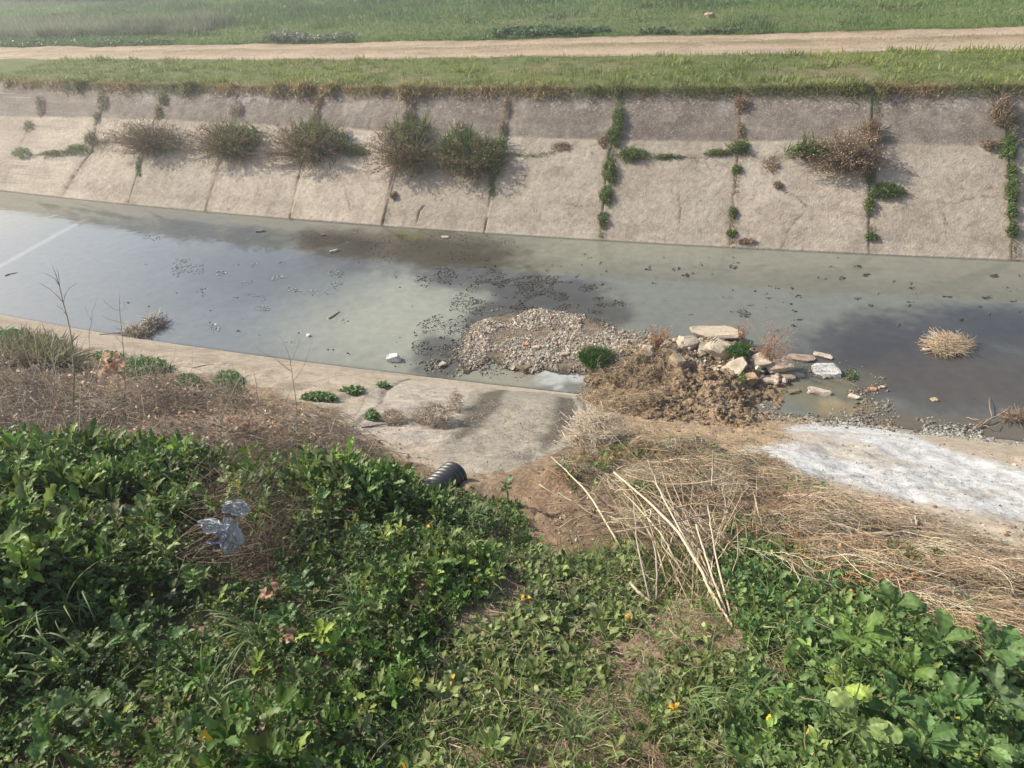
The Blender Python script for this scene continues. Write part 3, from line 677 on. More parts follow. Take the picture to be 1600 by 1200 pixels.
V, F, C = crumbs([(660,385,150,26,2600),(720,435,75,22,3800),(850,458,95,28,8000),(930,487,70,20,3000),(760,480,60,32,3000),(700,530,60,40,3200),(620,372,60,12,250),(745,470,14,5,220),(768,440,22,6,300),
                  (1085,500,14,12,200),(1155,492,18,8,260),(1270,500,20,10,100)],
                 [(.08,.07,.055), (.12,.105,.085), (.17,.15,.125), (.05,.045,.038)], .003, .012)
stuff('dark_silt_crumbs', V, F, C, 'mud', 'dark crumbly silt lumps breaking the water around the gravel bar', 'silt')
out = []
for i in range(150):
    px = rng.uniform(840, 1600); py = rng.uniform(395, 470)+rng.random()*60*(px > 1150)
    out.append((px, py, rng.uniform(2, 9), rng.uniform(1, 3.5), int(rng.integers(3, 22))))
for i in range(90): out.append((rng.uniform(180, 900), rng.uniform(360, 560), rng.uniform(2, 7), rng.uniform(1, 3), int(rng.integers(2, 9))))
for px, py, rx, ry, n_ in [(1070,431,7,4,40),(1140,418,6,3,30),(1355,430,8,3,40),(1555,431,9,3,40),(1540,465,6,3,25),(1340,468,7,3,30),(1385,483,8,3,30),(1395,425,5,3,25),(1145,418,7,4,30),(1315,435,5,3,20),(862,380,6,3,20),(1340,417,6,3,20)]: out.append((px, py, rx, ry, n_*2))
V, F, C = crumbs(out, [(.05,.055,.052), (.08,.085,.08), (.12,.13,.12)], .006, .017)
stuff('floating_flecks', V, F, C, 'mud', 'scattered dark flecks drifting on the greenish water on the right', 'flecks')

# ---- rubble margin at the right water edge, small stones and litter on the near bank
def band(px0, px1, n, off0, off1, seed):
    x0 = onz(px0, 650)[0]; x1 = onz(px1, 690)[0]; x = rng.uniform(x0, x1, n); d = rng.normal((off0+off1)/2, (off1-off0)/2, n)
    k = fbm(x, d, 2.5, 3, seed) > -.15; return x[k], (yn(x)-d)[k]
x, y = band(1190, 1680, 5200, -.12, .20, 150); n = len(x); sz = np.exp(rng.normal(math.log(.011), .5, n)).clip(.006, .06)
a = pebbles(x, y, np.maximum(Z(x, y), 0)+sz*.2, sz, [(.30,.29,.26), (.20,.19,.165), (.38,.36,.33), (.14,.12,.10), (.25,.27,.20)], None)
x, y = band(1190, 1420, 2600, -.9, .0, 151); n = len(x); sz = np.exp(rng.normal(math.log(.012), .5, n)).clip(.005, .05)
b = pebbles(x, y, np.maximum(Z(x, y), 0)+sz*.1, sz, [(.24,.19,.14), (.17,.14,.11), (.30,.26,.2)], None)
V, F, C = join(a, b)
stuff('edge_rubble', V, F, C, 'stone', 'grey-green rubble crumbs lining the water edge beside the white lime spill', 'rubble', smooth=False)
zp = zone([(-200,560),(300,580),(520,640),(720,640),(905,625),(1300,660),(1700,740),(1900,1200),(1200,1250),(300,1250),(-400,900)])
n = 11000; x, y = sample(zp, n, lambda x, y: .3+.7*sstep(-.2, .3, fbm(x, y, 1.5, 3, 152))); sz = np.exp(rng.normal(math.log(.008), .5, n)).clip(.004, .04)
lm_ = (sdf(P_lime, x, y) > 0) | (sdf(P_apron, x, y) > -.1) | (sdf(P_rough, x, y) > 0)
V, F, C = pebbles(x, y, Z(x, y)+sz*.2, sz*np.where(lm_, .45, 1), [(.34,.27,.2), (.42,.36,.29), (.22,.16,.11), (.30,.19,.12)], None)
stuff('bank_grit', V, F, C, 'stone', 'loose grit and crumbs of earth strewn over the near bank', 'grit', smooth=False)

# ---- straw and twigs lying about
def straws(X, Y, L, az, r, c, lift=.02, K=5, H=Z, bow=.15, arch=.06, tilt=None):
    n = len(X); t = np.linspace(-.5, .5, K)[None]
    ux, uy = np.cos(az)[:, None], np.sin(az)[:, None]; L = L[:, None]
    b = rng.normal(0, bow, n)[:, None]*L*(t**2*4-.3); kink = rng.normal(0, .015, (n, K))
    x = X[:, None]+ux*t*L-uy*(b+kink); y = Y[:, None]+uy*t*L+ux*(b+kink)
    z = H(x.ravel(), y.ravel()).reshape(n, K)
    z = z*.5+z.mean(1, keepdims=True)*.5*0+z*.5
    z = z+np.asarray(lift).reshape(-1, 1)*np.ones((n, 1))+arch*rng.random((n, 1))*(1-t**2*4)+rng.normal(0, .012, (n, K))
    if tilt is not None: z = z+(t+.5)*L*tilt[:, None]
    P = np.stack([x, y, z], -1); rr = r[:, None]*(1-.45*(t+.5))
    return tubes(P, rr, c)
P_straw = zone([(855,712),(915,680),(1050,692),(1175,708),(1230,745),(1420,835),(1700,960),(1900,1250),(1500,1020),(1330,935),(1200,880),(1060,855),(985,880),(925,830),(890,770)])
STX = hit(1180, 800)[0]
def straw_az(X, Y):                                          # lies down the bank and swings to the right
    p = np.arctan2(-.55, .83); wild = 1-sstep(-.4, .9, X-STX); return p+.8*fbm(X, Y, 1.6, 3, 160)+rng.normal(0, 1, len(X))*(.38+1.1*wild)
nc = 520; cx_, cy_ = sample(P_straw, nc, lambda x, y: .04+.96*sstep(-.2, .3, fbm(x, y, 1.9, 4, 161))); ca_ = straw_az(cx_, cy_); cl_ = rng.uniform(.10, .42, nc)*(1+.5*(rng.random(nc) < .15)); cc_ = pick([(.50,.39,.25), (.38,.29,.185), (.62,.53,.38), (.26,.185,.12), (.42,.28,.165), (.40,.35,.27)], nc)
ci = rng.integers(0, nc, 8200); n = len(ci); az = ca_[ci]+rng.normal(0, .30, n); L = cl_[ci]*rng.uniform(.3, 1.2, n)
x = cx_[ci]+np.cos(az)*L*.45+rng.normal(0, .035, n); y = cy_[ci]+np.sin(az)*L*.45+rng.normal(0, .035, n)
c = jitcol(cc_[ci], n, .3); c[rng.random(n) < .12] *= .4
a = straws(x, y, L, az, rng.uniform(.0009, .0026, n), c, lift=rng.random(n)**1.5*.13*sstep(.0, .25, L)+.006, bow=.3, arch=.10, tilt=rng.normal(0, .16, n))
n = 4200; x, y = sample(P_straw, n); c = jitcol(pick([(.34,.26,.17), (.22,.16,.10), (.44,.36,.26), (.14,.10,.07)], n), n, .25)
b = straws(x, y, rng.uniform(.03, .16, n), rng.uniform(0, 6.283, n), rng.uniform(.0009, .002, n), c, lift=.006, bow=.3, arch=.02)
V, F, C = join(a, b)
stuff('dry_straw', V, F, C, 'straw', 'matted tan dry stalks flattened over the bank on the right', 'straw')
P_lit = zone([(1180,700),(1260,745),(1420,795),(1640,870),(1800,1000),(1640,965),(1420,850),(1240,775)])
n = 2600; x, y = sample(P_lit, n)
c = jitcol(pick([(.40,.30,.21), (.25,.18,.12), (.5,.42,.33)], n), n, .2)
a = straws(x, y, rng.uniform(.05, .3, n), straw_az(x, y), rng.uniform(.001, .0025, n), c, lift=.01, arch=.02)
zq = zone([(720,640),(905,640),(1000,690),(1180,690),(1250,680),(1700,800),(1700,850),(1300,760),(1100,730),(860,760),(700,760),(560,690)])
n = 900; x, y = sample(zq, n); c = jitcol(pick([(.30,.22,.15), (.18,.13,.09), (.42,.34,.25)], n), n, .2)
b = straws(x, y, rng.uniform(.03, .16, n), rng.uniform(0, 6.3, n), rng.uniform(.001, .002, n), c, lift=.004, arch=.01)
V, F, C = join(a, b)
stuff('bank_litter', V, F, C, 'straw', 'thin brown plant litter between the straw and the white spill', 'litter')
# dead brush, left
P_brush = zone([(-250,585),(0,572),(90,560),(160,590),(260,598),(350,618),(440,640),(520,668),(560,692),(600,735),(520,750),(300,740),(0,700),(-300,760)])
n = 4800; x, y = sample(P_brush, n, lambda x, y: .06+.94*sstep(-.2, .3, fbm(x, y, 1.3, 3, 165)))
c = jitcol(pick([(.28,.22,.17), (.19,.15,.12), (.40,.34,.27), (.33,.23,.15), (.50,.44,.36)], n, [.3,.25,.22,.11,.12]), n, .25)
a = straws(x, y, rng.uniform(.08, .5, n), rng.uniform(0, 6.3, n), rng.uniform(.001, .0028, n), c, lift=rng.random(n)**1.5*.2, bow=.3, tilt=rng.normal(0, .45, n))
n = 950; x, y = sample(P_brush, n, lambda x, y: .05+.95*sstep(0, .4, fbm(x, y, 1.6, 3, 166))); t = np.linspace(0, 1, 6)
dr = rng.normal(0, .35, (n, 3)); dr[:, 2] = 1; L_ = rng.uniform(.08, .50, n); bw = rng.normal(0, .12, (n, 3))
Pv = np.stack([x, y, Z(x, y)], 1)[:, None]+(dr*L_[:, None])[:, None]*t[None, :, None]+bw[:, None]*L_[:, None, None]*(t**2)[None, :, None]+rng.normal(0, .004, (n, 6, 3))
a2 = tubes(Pv, np.linspace(.0042, .0016, 6)[None]*rng.uniform(.5, 1.4, (n, 1)), jitcol(pick([(.40,.33,.25), (.28,.22,.17), (.52,.45,.36)], n), n, .2))
n = 1300; x, y = sample(P_brush, n); lf = [leaf(nseg=3, W=.5, arch=.9, fold=.5, pet=.05, seed=k+3) for k in range(4)]
b = scat(lf, np.stack([x, y, Z(x, y)+.02+rng.random(n)**2*.22], 1), rots(rng.uniform(0, 6.3, n), rng.uniform(-1, 1, n), rng.uniform(-1.5, 1.5, n)), rng.uniform(.03, .085, n), rng.integers(0, 4, n), jitcol(pick([(.40,.26,.16), (.48,.33,.22), (.28,.17,.10), (.5,.40,.31)], n), n, .2))
V, F, C = join(a, a2, b)
stuff('dead_brush', V, F, C, 'straw', 'tangle of dead brown twigs and curled leaves between the green weeds and the concrete on the left', 'brush')
# brown hollow of dry stems round the plastic bag
P_hol = zone([(330,790),(370,735),(430,700),(490,715),(505,790),(480,860),(430,905),(350,920),(300,880)])
n = 2000; x, y = sample(P_hol, n); c = jitcol(pick([(.22,.155,.10), (.15,.105,.07), (.34,.27,.17), (.09,.065,.045)], n), n, .25)
V, F, C = straws(x, y, rng.uniform(.15, .6, n), rng.uniform(0, 6.3, n), rng.uniform(.0009, .0022, n), c, lift=rng.random(n)*.2, bow=.35, tilt=rng.normal(0, .45, n))
stuff('dry_stem_tangle', V, F, C, 'straw', 'brown tangle of thin dry stems in the hollow beside the plastic bag', 'stems')

# ---- broad-leaved weeds covering the near bank
LEFT = [rosette(k, n=12, L=(.35, 1.0), lobes=[.4, .6, .55, .1, .62, .5, .6, .35][k], W=[.42,.48,.36,.34,.5,.4,.44,.3][k], nseg=9, h=.95) for k in range(8)]
LOW = [rosette(20+k, n=8, L=(.5, 1.), lobes=[.35, 0, .4, .3, 0, .35][k], W=.42, nseg=5, h=.30) for k in range(6)]
P_left = zone([(-500,700),(-100,690),(0,690),(150,692),(300,715),(390,735),(460,725),(520,740),(600,755),(680,778),(740,770),(815,790),(832,835),(835,880),(760,930),(690,990),(640,1100),(640,1500),(-600,1600),(-900,900)])
gcols = np.array([(.115,.190,.044), (.085,.155,.034), (.185,.250,.090), (.150,.185,.075), (.220,.290,.060), (.062,.100,.024)])
def hol_d(x, y): return sdf(P_hol, x, y)
pipe_c = hit(716, 752)
def left_dens(x, y): return (.25+.75*sstep(-.4, .2, fbm(x, y, 1.4, 3, 170)))*(1-sstep(-.12, .08, hol_d(x, y))*.93)*(np.hypot(x-pipe_c[0], y-pipe_c[1]) > .06)
n = 15000; x, y = sample(P_left, n, left_dens); hn = sstep(-.5, .5, fbm(x, y, 1.1, 3, 171))
edge = sstep(0, .5, sdf(P_left, x, y)); big = (.056+.036*hn)*np.exp(rng.normal(0, .32, n)).clip(.5, 2)*(.75+.25*edge)
nearc = np.hypot(x, y-1.0); big *= .98-.25*sstep(3.0, 1.2, nearc)
c = jitcol(pick(gcols, n, [.25,.25,.15,.15,.08,.12]), n, .3)*(.85+.3*hn)[:, None]
big *= .88
V1 = scat(LEFT, np.stack([x, y, Z(x, y)+.14*edge*hn+.07*edge*rng.random(n)], 1), rots(rng.uniform(0, 6.3, n), rng.normal(0, .2, n), rng.normal(0, .2, n)), np.stack([big, big, big*(1.05+.7*hn)], 1), rng.integers(0, 8, n), c)
V, F, C = V1
stuff('broadleaf_weeds', V, F, C, 'leaf', 'dense mass of dark green broad-leaved weeds covering the bank on the left', 'weeds')
# sparse low weeds in the middle, denser towards the bottom
P_mid = zone([(560,1000),(690,930),(800,880),(840,850),(900,880),(960,870),(1060,920),(1160,860),(1260,900),(1330,960),(1500,1100),(1700,1500),(500,1600),(500,1200)])
def mid_dens(x, y):
    b = np.zeros(len(x))
    for p in P_bare: b = np.maximum(b, sstep(-.1, .1, sdf(p, x, y)+.05*fbm(x, y, 5, 2, 173)))
    return (.08+.92*sstep(-.3, .25, fbm(x, y, 2.6, 3, 172)))*(1-.95*b)
n = 4700; x, y = sample(P_mid, n, mid_dens); s = np.exp(rng.normal(math.log(.038), .4, n)).clip(.015, .085)
c = jitcol(pick([(.21,.265,.085), (.165,.215,.070), (.115,.170,.050), (.28,.33,.11), (.19,.215,.115)], n, [.3,.28,.2,.1,.12]), n, .25)
V, F, C = scat(LOW, np.stack([x, y, Z(x, y)+.005], 1), rots(rng.uniform(0, 6.3, n), rng.normal(0, .25, n), rng.normal(0, .25, n)), np.stack([s, s, s*1.2], 1), rng.integers(0, 6, n), c)
m_ = 2300; xq, yq = sample(P_mid, m_); Vq = straws(xq, yq, rng.uniform(.03, .22, m_), rng.uniform(0, 6.283, m_), rng.uniform(.0008, .0022, m_), jitcol(pick([(.40,.31,.20), (.26,.18,.12), (.50,.42,.29)], m_), m_, .25), lift=rng.random(m_)*.04, bow=.3, tilt=rng.normal(0, .3, m_))
stuff('soil_litter', *Vq[:3], 'straw', 'bits of dry stalk strewn over the bare reddish soil in the middle foreground', 'litter')
stuff('low_weeds', V, F, C, 'leaf', 'small pale green seedlings sprinkled over bare reddish soil in the middle foreground', 'weeds')
P_rw = zone([(1110,880),(1150,850),(1215,850),(1290,880),(1360,930),(1460,985),(1600,1030),(1800,1100),(1900,1500),(1200,1600),(1150,1150),(1160,980)])
n = 3600; x, y = sample(P_rw, n, lambda x, y: (.35+.65*sstep(-.4, .2, fbm(x, y, 1.5, 3, 174)))*(1-.9*sstep(-.1, .1, sdf(P_bare[2], x, y)))); s = rng.uniform(.038, .09, n)
c = jitcol(pick([(.125,.205,.060), (.105,.175,.052), (.155,.235,.070), (.22,.31,.08)], n, [.35,.35,.2,.1]), n, .25)
V, F, C = scat(LEFT, np.stack([x, y, Z(x, y)], 1), rots(rng.uniform(0, 6.3, n), rng.normal(0, .2, n), rng.normal(0, .2, n)), s, rng.integers(0, 8, n), c)
stuff('clover_like_weeds', V, F, C, 'leaf', 'round-leaved green weeds below the cut stalks on the right', 'weeds')
n = 420; x, y = sample(P_straw, n, lambda x, y: .02+.98*sstep(.05, .35, fbm(x, y, 1.7, 3, 175))); s_ = rng.uniform(.03, .08, n)
V, F, C = scat(LEFT, np.stack([x, y, Z(x, y)+.02], 1), rots(rng.uniform(0, 6.3, n), rng.normal(0, .3, n), rng.normal(0, .3, n)), s_, rng.integers(0, 8, n), jitcol(pick([(.13,.19,.06), (.20,.24,.09), (.30,.22,.10)], n), n, .3))
stuff('weeds_in_straw', V, F, C, 'leaf', 'small green and yellowing weeds growing up through the dry straw', 'weeds')
# grass among them
n = 17000; PG = zone([(-400,720),(500,800),(830,860),(1150,860),(1300,930),(1700,1100),(1800,1500),(-500,1600)])
x, y = sample(PG, n, lambda x, y: .06+.94*sstep(.0, .5, fbm(x, y, 1.3, 3, 176)+.15*(x > -.6)))
c = jitcol(pick([(.14,.21,.05), (.20,.27,.075), (.10,.16,.04), (.36,.31,.17)], n, [.4,.3,.22,.08]), n, .25)
V, F, C = blades_at(x, y, rng.uniform(.06, .22, n), c, temps=BLADES, wide=.4, lean=.4)
stuff('grass_blades', V, F, C, 'grass', 'thin green grass blades growing through the weeds in the foreground', 'grass')

# ================================================================== PLANTS ON THE FAR SLOPE
NF = A(0, -1/SLEN, SLOPE/SLEN)
def patch_axes(px, py, rx, ry, H=None):
    H = H or Z
    c = hit(px, py, H); return c, (hit(px+rx, py, H)-hit(px-rx, py, H))/2, (hit(px, py-ry, H)-hit(px, py+ry, H))/2
TL = [leaf(nseg=2, W=w_, arch=.4, fold=.4, pet=.05, seed=k) for k, w_ in enumerate((.5, .65, .4, .8))]
TG = [blade(2, w_, b_) for w_, b_ in ((.07, .4), (.06, 1.), (.08, 1.5))]
def cluster(px, py, rx, ry, h, n, cols, size, p=None, grassy=0., H=None, normal=NF, down=0.):
    """leaves (and blades) filling a cushion that sits on a surface"""
    c, ex, ey = patch_axes(px, py, rx, ry, H)
    a = rng.uniform(0, 6.283, n); r = rng.random(n)**.62*(1+.35*np.sin(3*a+px)*rng.random(n)); u, v = r*np.cos(a), r*np.sin(a)
    lump = .6+.4*fbm(u*2, v*2, 1.3, 2, int(px) % 40)
    hh = h*np.sqrt(np.clip(1-r**2*.85, 0, 1))*lump*rng.random(n)**.6
    P = c+u[:, None]*ex+v[:, None]*ey+hh[:, None]*normal+A(0, 0, 0)
    P[:, 2] -= down*hh
    cc = jitcol(pick(cols, n, p), n, .35)
    g = rng.random(n) < grassy; out = []
    m = ~g
    if m.any():
        k = m.sum(); out.append(scat(TL, P[m], rots(rng.uniform(0, 6.3, k), rng.uniform(-.6, 1.0, k), rng.uniform(-1, 1, k)), rng.uniform(.6, 1.35, k)*size, rng.integers(0, 4, k), cc[m]))
    if g.any():
        k = g.sum(); Pg = (c+u[:, None]*ex+v[:, None]*ey+.3*hh[:, None]*normal)[g]; L = rng.uniform(.5, 1.2, k)*max(h, size*2)
        out.append(scat(TG, Pg, rots(rng.uniform(0, 6.3, k), rng.normal(0, .4, k), rng.normal(0, .4, k)), L, rng.integers(0, 3, k), cc[g]))
    return join(*out)
GREEN = [(.105,.170,.038), (.140,.215,.050), (.075,.125,.030), (.18,.24,.07)]
DRY = [(.34,.25,.16), (.24,.17,.11), (.44,.35,.24), (.17,.12,.08)]
OLIVE = [(.185,.150,.075), (.135,.120,.060), (.27,.195,.11), (.105,.120,.045), (.34,.26,.15)]
GREY = [(.22,.21,.13), (.14,.15,.075), (.29,.26,.18)]
def bush(px0, px1, py0, py1, h, label, cols, p=None, nst=110, nlf=26, lsize=.042, green=None, lean=-.35, group='bushes rooted in the long crack of the far slope', grassy=.1):
    cx, cyy = (px0+px1)/2, (py0+py1)/2
    c, ex, ey = patch_axes(cx, cyy+4, (px1-px0)/2*1.2, (py1-py0)/2*1.02); nst = int(nst*1.6)
    root = c+.15*ex-.25*ey
    e = empty('bush', root); tag(e, label, 'bush', group)
    a = rng.uniform(0, 6.283, nst); r = rng.random(nst)**.45; r = r*(.80+.35*vnoise(a*1.9+px0, a*0+.5, 3)+.38*rng.random(nst)*(np.cos(a-2.5) > .1)+.10*rng.random(nst))
    u = r*np.cos(a); v = r*np.sin(a); hh = h*np.sqrt(np.clip(1.05-r**2, .12, 1))*rng.uniform(.6, 1.25, nst)
    tip = c+u[:, None]*ex+v[:, None]*ey+hh[:, None]*NF+lean*.25*np.abs(hh)[:, None]*A(1, 0, 0)
    base = root+rng.normal(0, .12, (nst, 1))*ex+rng.normal(0, .10, (nst, 1))*ey
    mid = (base+tip)/2+NF*(.35*h)*rng.uniform(.4, 1.2, (nst, 1))+rng.normal(0, .05, (nst, 3))
    t = np.linspace(0, 1, 7)[None, :, None]
    Pp = base[:, None]*(1-t)**2+2*mid[:, None]*t*(1-t)+tip[:, None]*t**2+rng.normal(0, .012, (nst, 7, 3))*t
    V, F, C = tubes(Pp-root, np.linspace(.007, .0022, 7)[None]*rng.uniform(.6, 1.3, (nst, 1)), jitcol((.17,.125,.085), nst, .4))
    mesh_obj('stem', V, F, C, 'straw', parent=e)
    n = nst*nlf; si = rng.integers(0, nst, n); tt = rng.random(n)**.7*.85+.15
    f = tt*6; i0 = np.minimum(f.astype(int), 5); q = Pp[si, i0]*(1-(f-i0))[:, None]+Pp[si, i0+1]*(f-i0)[:, None]+rng.normal(0, .022, (n, 3))
    cc = jitcol(pick(cols, n, p), n, .3); lf_ = sstep(.3, -.8, u[si]); cc = mix(cc, jitcol(pick([(.30,.20,.12), (.24,.17,.11), (.30,.27,.12), (.17,.12,.08)], n), n, .25), lf_*.75*(rng.random(n) < .8))
    V, F, C = scat(TL, q-root, rots(rng.uniform(0, 6.3, n), rng.uniform(-.8, 1.1, n), rng.uniform(-1, 1, n)), rng.uniform(.55, 1.3, n)*lsize, rng.integers(0, 4, n), cc)
    mesh_obj('foliage', V, F, C, 'twigleaf', parent=e)
    rx_, ry_ = (px1-px0)/2, (py1-py0)/2
    for (ox, oy, fx, fy, n_) in [(.1, .1, .72, .66, 1100), (-.35, -.2, .5, .5, 350), (.35, .3, .6, .55, 600)]:
        V, F, C = cluster(cx+ox*rx_, cyy+oy*ry_, rx_*fx, ry_*fy, h*.62, n_, cols, lsize*.95, p, grassy)
        mesh_obj('inner_foliage', V-root, F, C, 'twigleaf', parent=e)
    if green:
        for gx, gy, rx, ry, n_ in green:
            V, F, C = cluster(gx, gy, rx, ry, h*.75, n_, GREEN, .045, grassy=.55)
            mesh_obj('green_shoots', V-root, F, C, 'leaf', parent=e)
bush(172, 292, 186, 250, .62, 'brownish grey-green bush, leftmost of the big bushes on the far slope, nearly all twiggy', OLIVE, [.25,.3,.15,.2,.1], nst=120)
bush(298, 405, 184, 262, .62, 'bush with yellowish brown twigs on its left half and green leaves on its right', OLIVE, [.3,.15,.25,.1,.2], green=[(370,224,36,22,1300)])
bush(414, 548, 186, 268, .62, 'wide bush with dull purple-brown twigs and a broad green cushion at its right end', OLIVE, [.3,.2,.3,.05,.15], green=[(498,226,42,24,1700)], nst=130)
bush(582, 690, 190, 284, .62, 'dark bush with reddish brown left side, hanging down a slab joint beside a green bush', OLIVE, [.3,.3,.15,.2,.05], green=[(640,215,30,20,700)], nst=130)
bush(680, 792, 205, 288, .55, 'green bush with grassy right end, below a pale seed head, rightmost of the row', OLIVE, [.15,.3,.05,.4,.1], green=[(725,240,40,28,2000),(772,248,18,26,500)], nst=90)
bush(1255, 1378, 205, 282, .50, 'large tan dried-out bush sprawling over the far slope on the right with long shadows', DRY, nst=150, nlf=16, green=[(1262,240,34,11,500)], group='dry plants on the far slope')

def tuft(name, px, py, rx, ry, h, n, cols, label, cat, group=None, size=.04, grassy=.3, p=None, H=None, normal=NF, mat='leaf'):
    V, F, C = cluster(px, py, rx, ry, h, int(max(n*1.4, 420)), cols, size*1.1, p, grassy, H, normal)
    c = hit(px, py, H or Z)
    return tag(mesh_obj(name, V, F, C, mat, origin=c), label, cat, group)
G1 = 'weed tufts growing in the joints of the far slope'
for a in [
 (63,165,7,16,.14,380,GREY,'dark grey weed tuft high in the leftmost slab joint'),
 (46,198,9,9,.14,260,GREY,'dark grey weed clump halfway down the leftmost slab joint'),
 (35,240,16,9,.20,460,GREEN,'round bright green weed clump at the far left end of the long crack'),
 (88,240,26,5,.10,420,GREEN,'low thin green weed strip running along the crack at the far left'),
 (122,235,22,9,.18,620,GREEN,'green weed mat along the crack, left of the first brown bush'),
 (142,218,9,10,.20,300,GREY,'olive weed clump rising from the second slab joint at the left'),
 (160,158,8,16,.14,420,GREY,'dark weed strip filling the top of the second slab joint'),
 (151,184,5,9,.10,140,GREY,'thin dark weeds lower in the second slab joint'),
 (255,155,7,10,.16,300,GREY,'dark tuft at the top of the third slab joint above the first brown bush'),
 (247,176,6,12,.12,260,GREY,'dark weed strip just above the first brown bush'),
 (217,262,5,16,.08,260,GREEN,'thin green weeds in the joint below the first brown bush'),
 (368,170,13,12,.18,420,[(.36,.31,.25),(.5,.45,.38),(.25,.2,.15)],'pale dry tuft above the second bush'),
 (498,160,8,10,.12,220,DRY,'sparse dry stems at the top of the joint above the wide bush'),
 (494,182,7,14,.12,300,GREY,'dark weeds in the joint above the wide bush'),
 (555,238,22,9,.18,600,GREEN,'low green weeds bridging the gap between the wide bush and the dark bush'),
 (641,158,9,14,.14,300,DRY,'brown dry strands at the top of the joint above the dark bush'),
 (640,186,9,14,.16,420,GREY,'dark weeds in the joint directly above the dark bush'),
 (716,203,9,14,.26,420,[(.42,.38,.32),(.55,.5,.44),(.3,.24,.18)],'pale feathery seed head standing above the green bush'),
 (792,168,5,14,.08,180,DRY,'thin dry grass in the joint right of the bushes, near its top'),
 (785,205,6,16,.10,320,GREY,'olive weeds in the joint just above the right end of the bushes'),
 (768,290,5,22,.08,260,GREEN,'thin green weeds trailing down the joint below the bushes'),
 (966,185,9,20,.18,620,GREEN,'upright green weeds at the top of the middle joint'),
 (960,213,12,16,.20,700,GREEN,'thick green weeds above the crack in the middle joint'),
 (942,222,9,10,.12,200,DRY,'dry twigs left of the green weeds in the middle joint'),
 (988,243,23,11,.18,780,GREEN,'round green weed cushion just right of the middle joint'),
 (953,268,11,20,.18,760,GREEN,'bushy green weeds in the middle joint just below the crack'),
 (947,306,10,16,.16,560,GREEN,'green weeds halfway down the lower part of the middle joint'),
 (942,344,8,14,.12,320,GREEN,'small green weeds near the foot of the middle joint'),
 (1045,245,22,4,.08,240,GREEN,'flat green strip of weeds along the crack between two joints'),
 (1158,163,12,12,.16,320,DRY,'dry brown tuft at the top of the joint right of the middle one'),
 (1157,205,5,16,.08,200,DRY,'thin dry stems in the joint above a green wedge of weeds'),
 (1155,232,17,10,.18,620,GREEN,'green wedge of weeds where the crack meets the joint'),
 (1122,239,22,5,.10,360,GREEN,'low green weeds tapering left along the crack'),
 (1152,266,9,7,.10,220,GREEN,'small green sprout just below the crack'),
 (1145,333,7,10,.10,240,GREEN,'small green tuft midway down the lower slab joint'),
 (1143,366,8,6,.10,200,GREEN,'small green tuft near the water at the foot of the joint'),
 (1205,258,14,14,.10,220,DRY,'reddish brown dry sprig hanging below the crack'),
 (1362,210,14,20,.28,560,DRY,'tall tan dry grass tuft standing at the top of the tan bush'),
 (1360,268,8,24,.14,480,GREEN,'green weeds in the joint under the tan bush'),
 (1385,300,28,12,.20,900,GREEN,'wide green cushion spreading right from the joint under the tan bush'),
 (1358,322,8,14,.12,320,GREEN,'green weeds in the joint below the wide cushion'),
 (1361,370,9,6,.12,230,GREEN,'small green tuft just above the water, below the tan bush'),
 (1562,178,14,22,.30,420,DRY,'pale arching dry grass at the top of the rightmost joint'),
 (1579,195,9,22,.20,520,GREY,'grey-green weeds high in the rightmost joint'),
 (1574,232,14,20,.22,760,GREEN,'thick green weeds in the rightmost joint beside brown twigs'),
 (1545,228,14,8,.14,240,DRY,'brown twigs just left of the rightmost joint'),
 (1580,268,9,12,.14,360,GREEN,'green weeds just below the thick clump in the rightmost joint'),
 (1581,298,10,20,.18,620,GREEN,'long green clump midway down the rightmost joint'),
 (1580,330,9,12,.14,360,GREEN,'green clump low in the rightmost joint'),
 (1581,360,9,12,.14,360,GREEN,'lowest green clump of the rightmost joint, near the water'),
]:
    dry = a[6] is DRY or a[6] is GREY
    tuft('weed_tuft', *a[:7], a[7], 'weed tuft', G1, grassy=.5 if dry else .2, size=.036)
for px, py, rx, ry, lab in [(877,229,15,6,'flat brown heap of dry debris lying on the crack left of the middle joint'),(1166,378,18,4,'thin brown strip of debris at the waterline of the far slope'),(615,306,5,6,'tiny dark debris clump low on the far slope under the dark bush'),(1215,290,7,6,'small brown curled debris stuck in the branching crack')]:
    tuft('debris_clump', px, py, rx, ry, .10, 260, DRY, lab, 'debris', 'debris clumps on the far slope', size=.035, grassy=.2)

# ================================================================== EARTH MOUND
xs = np.arange(mound_poly[:, 0].min()-.25, mound_poly[:, 0].max()+.25, .014); ys = np.arange(mound_poly[:, 1].min()-.25, mound_poly[:, 1].max()+.25, .014)
X, Y = grid(xs, ys); h = mound_h(X, Y)
m1 = fbm(X, Y, 3, 4, 200); m2 = fbm(X, Y, 11, 3, 201)
c = mix(np.repeat(A(.34,.245,.155)[None], len(X), 0), A(.24,.165,.10), sstep(-.3, .4, m1)); c = mix(c, A(.44,.34,.24), sstep(.1, .5, m2)*.5)
F = grid_faces(len(xs), len(ys)); keep = (h[F].max(1) > np.clip(Z(X, Y), 0, None)[F].min(1)-.03)
mo = submesh('earth_mound', np.stack([X, Y, h], 1), F, keep, c, 'mud')
tag(mo, 'rough heap of brown clayey earth with hollows between the gravel bar and the near bank', 'mound')
n = 6500; x, y = sample(mound_poly, n, lambda x, y: .15+.85*sstep(-.3, .3, fbm(x, y, 2, 3, 202)+.3*(y < mound_poly[:, 1].mean())))
sz = np.exp(rng.normal(math.log(.011), .65, n)).clip(.004, .07)
a = pebbles(x, y, mound_h(x, y)+sz*.3, sz, [(.34,.245,.155), (.27,.19,.12), (.42,.32,.22), (.20,.14,.09)], None)
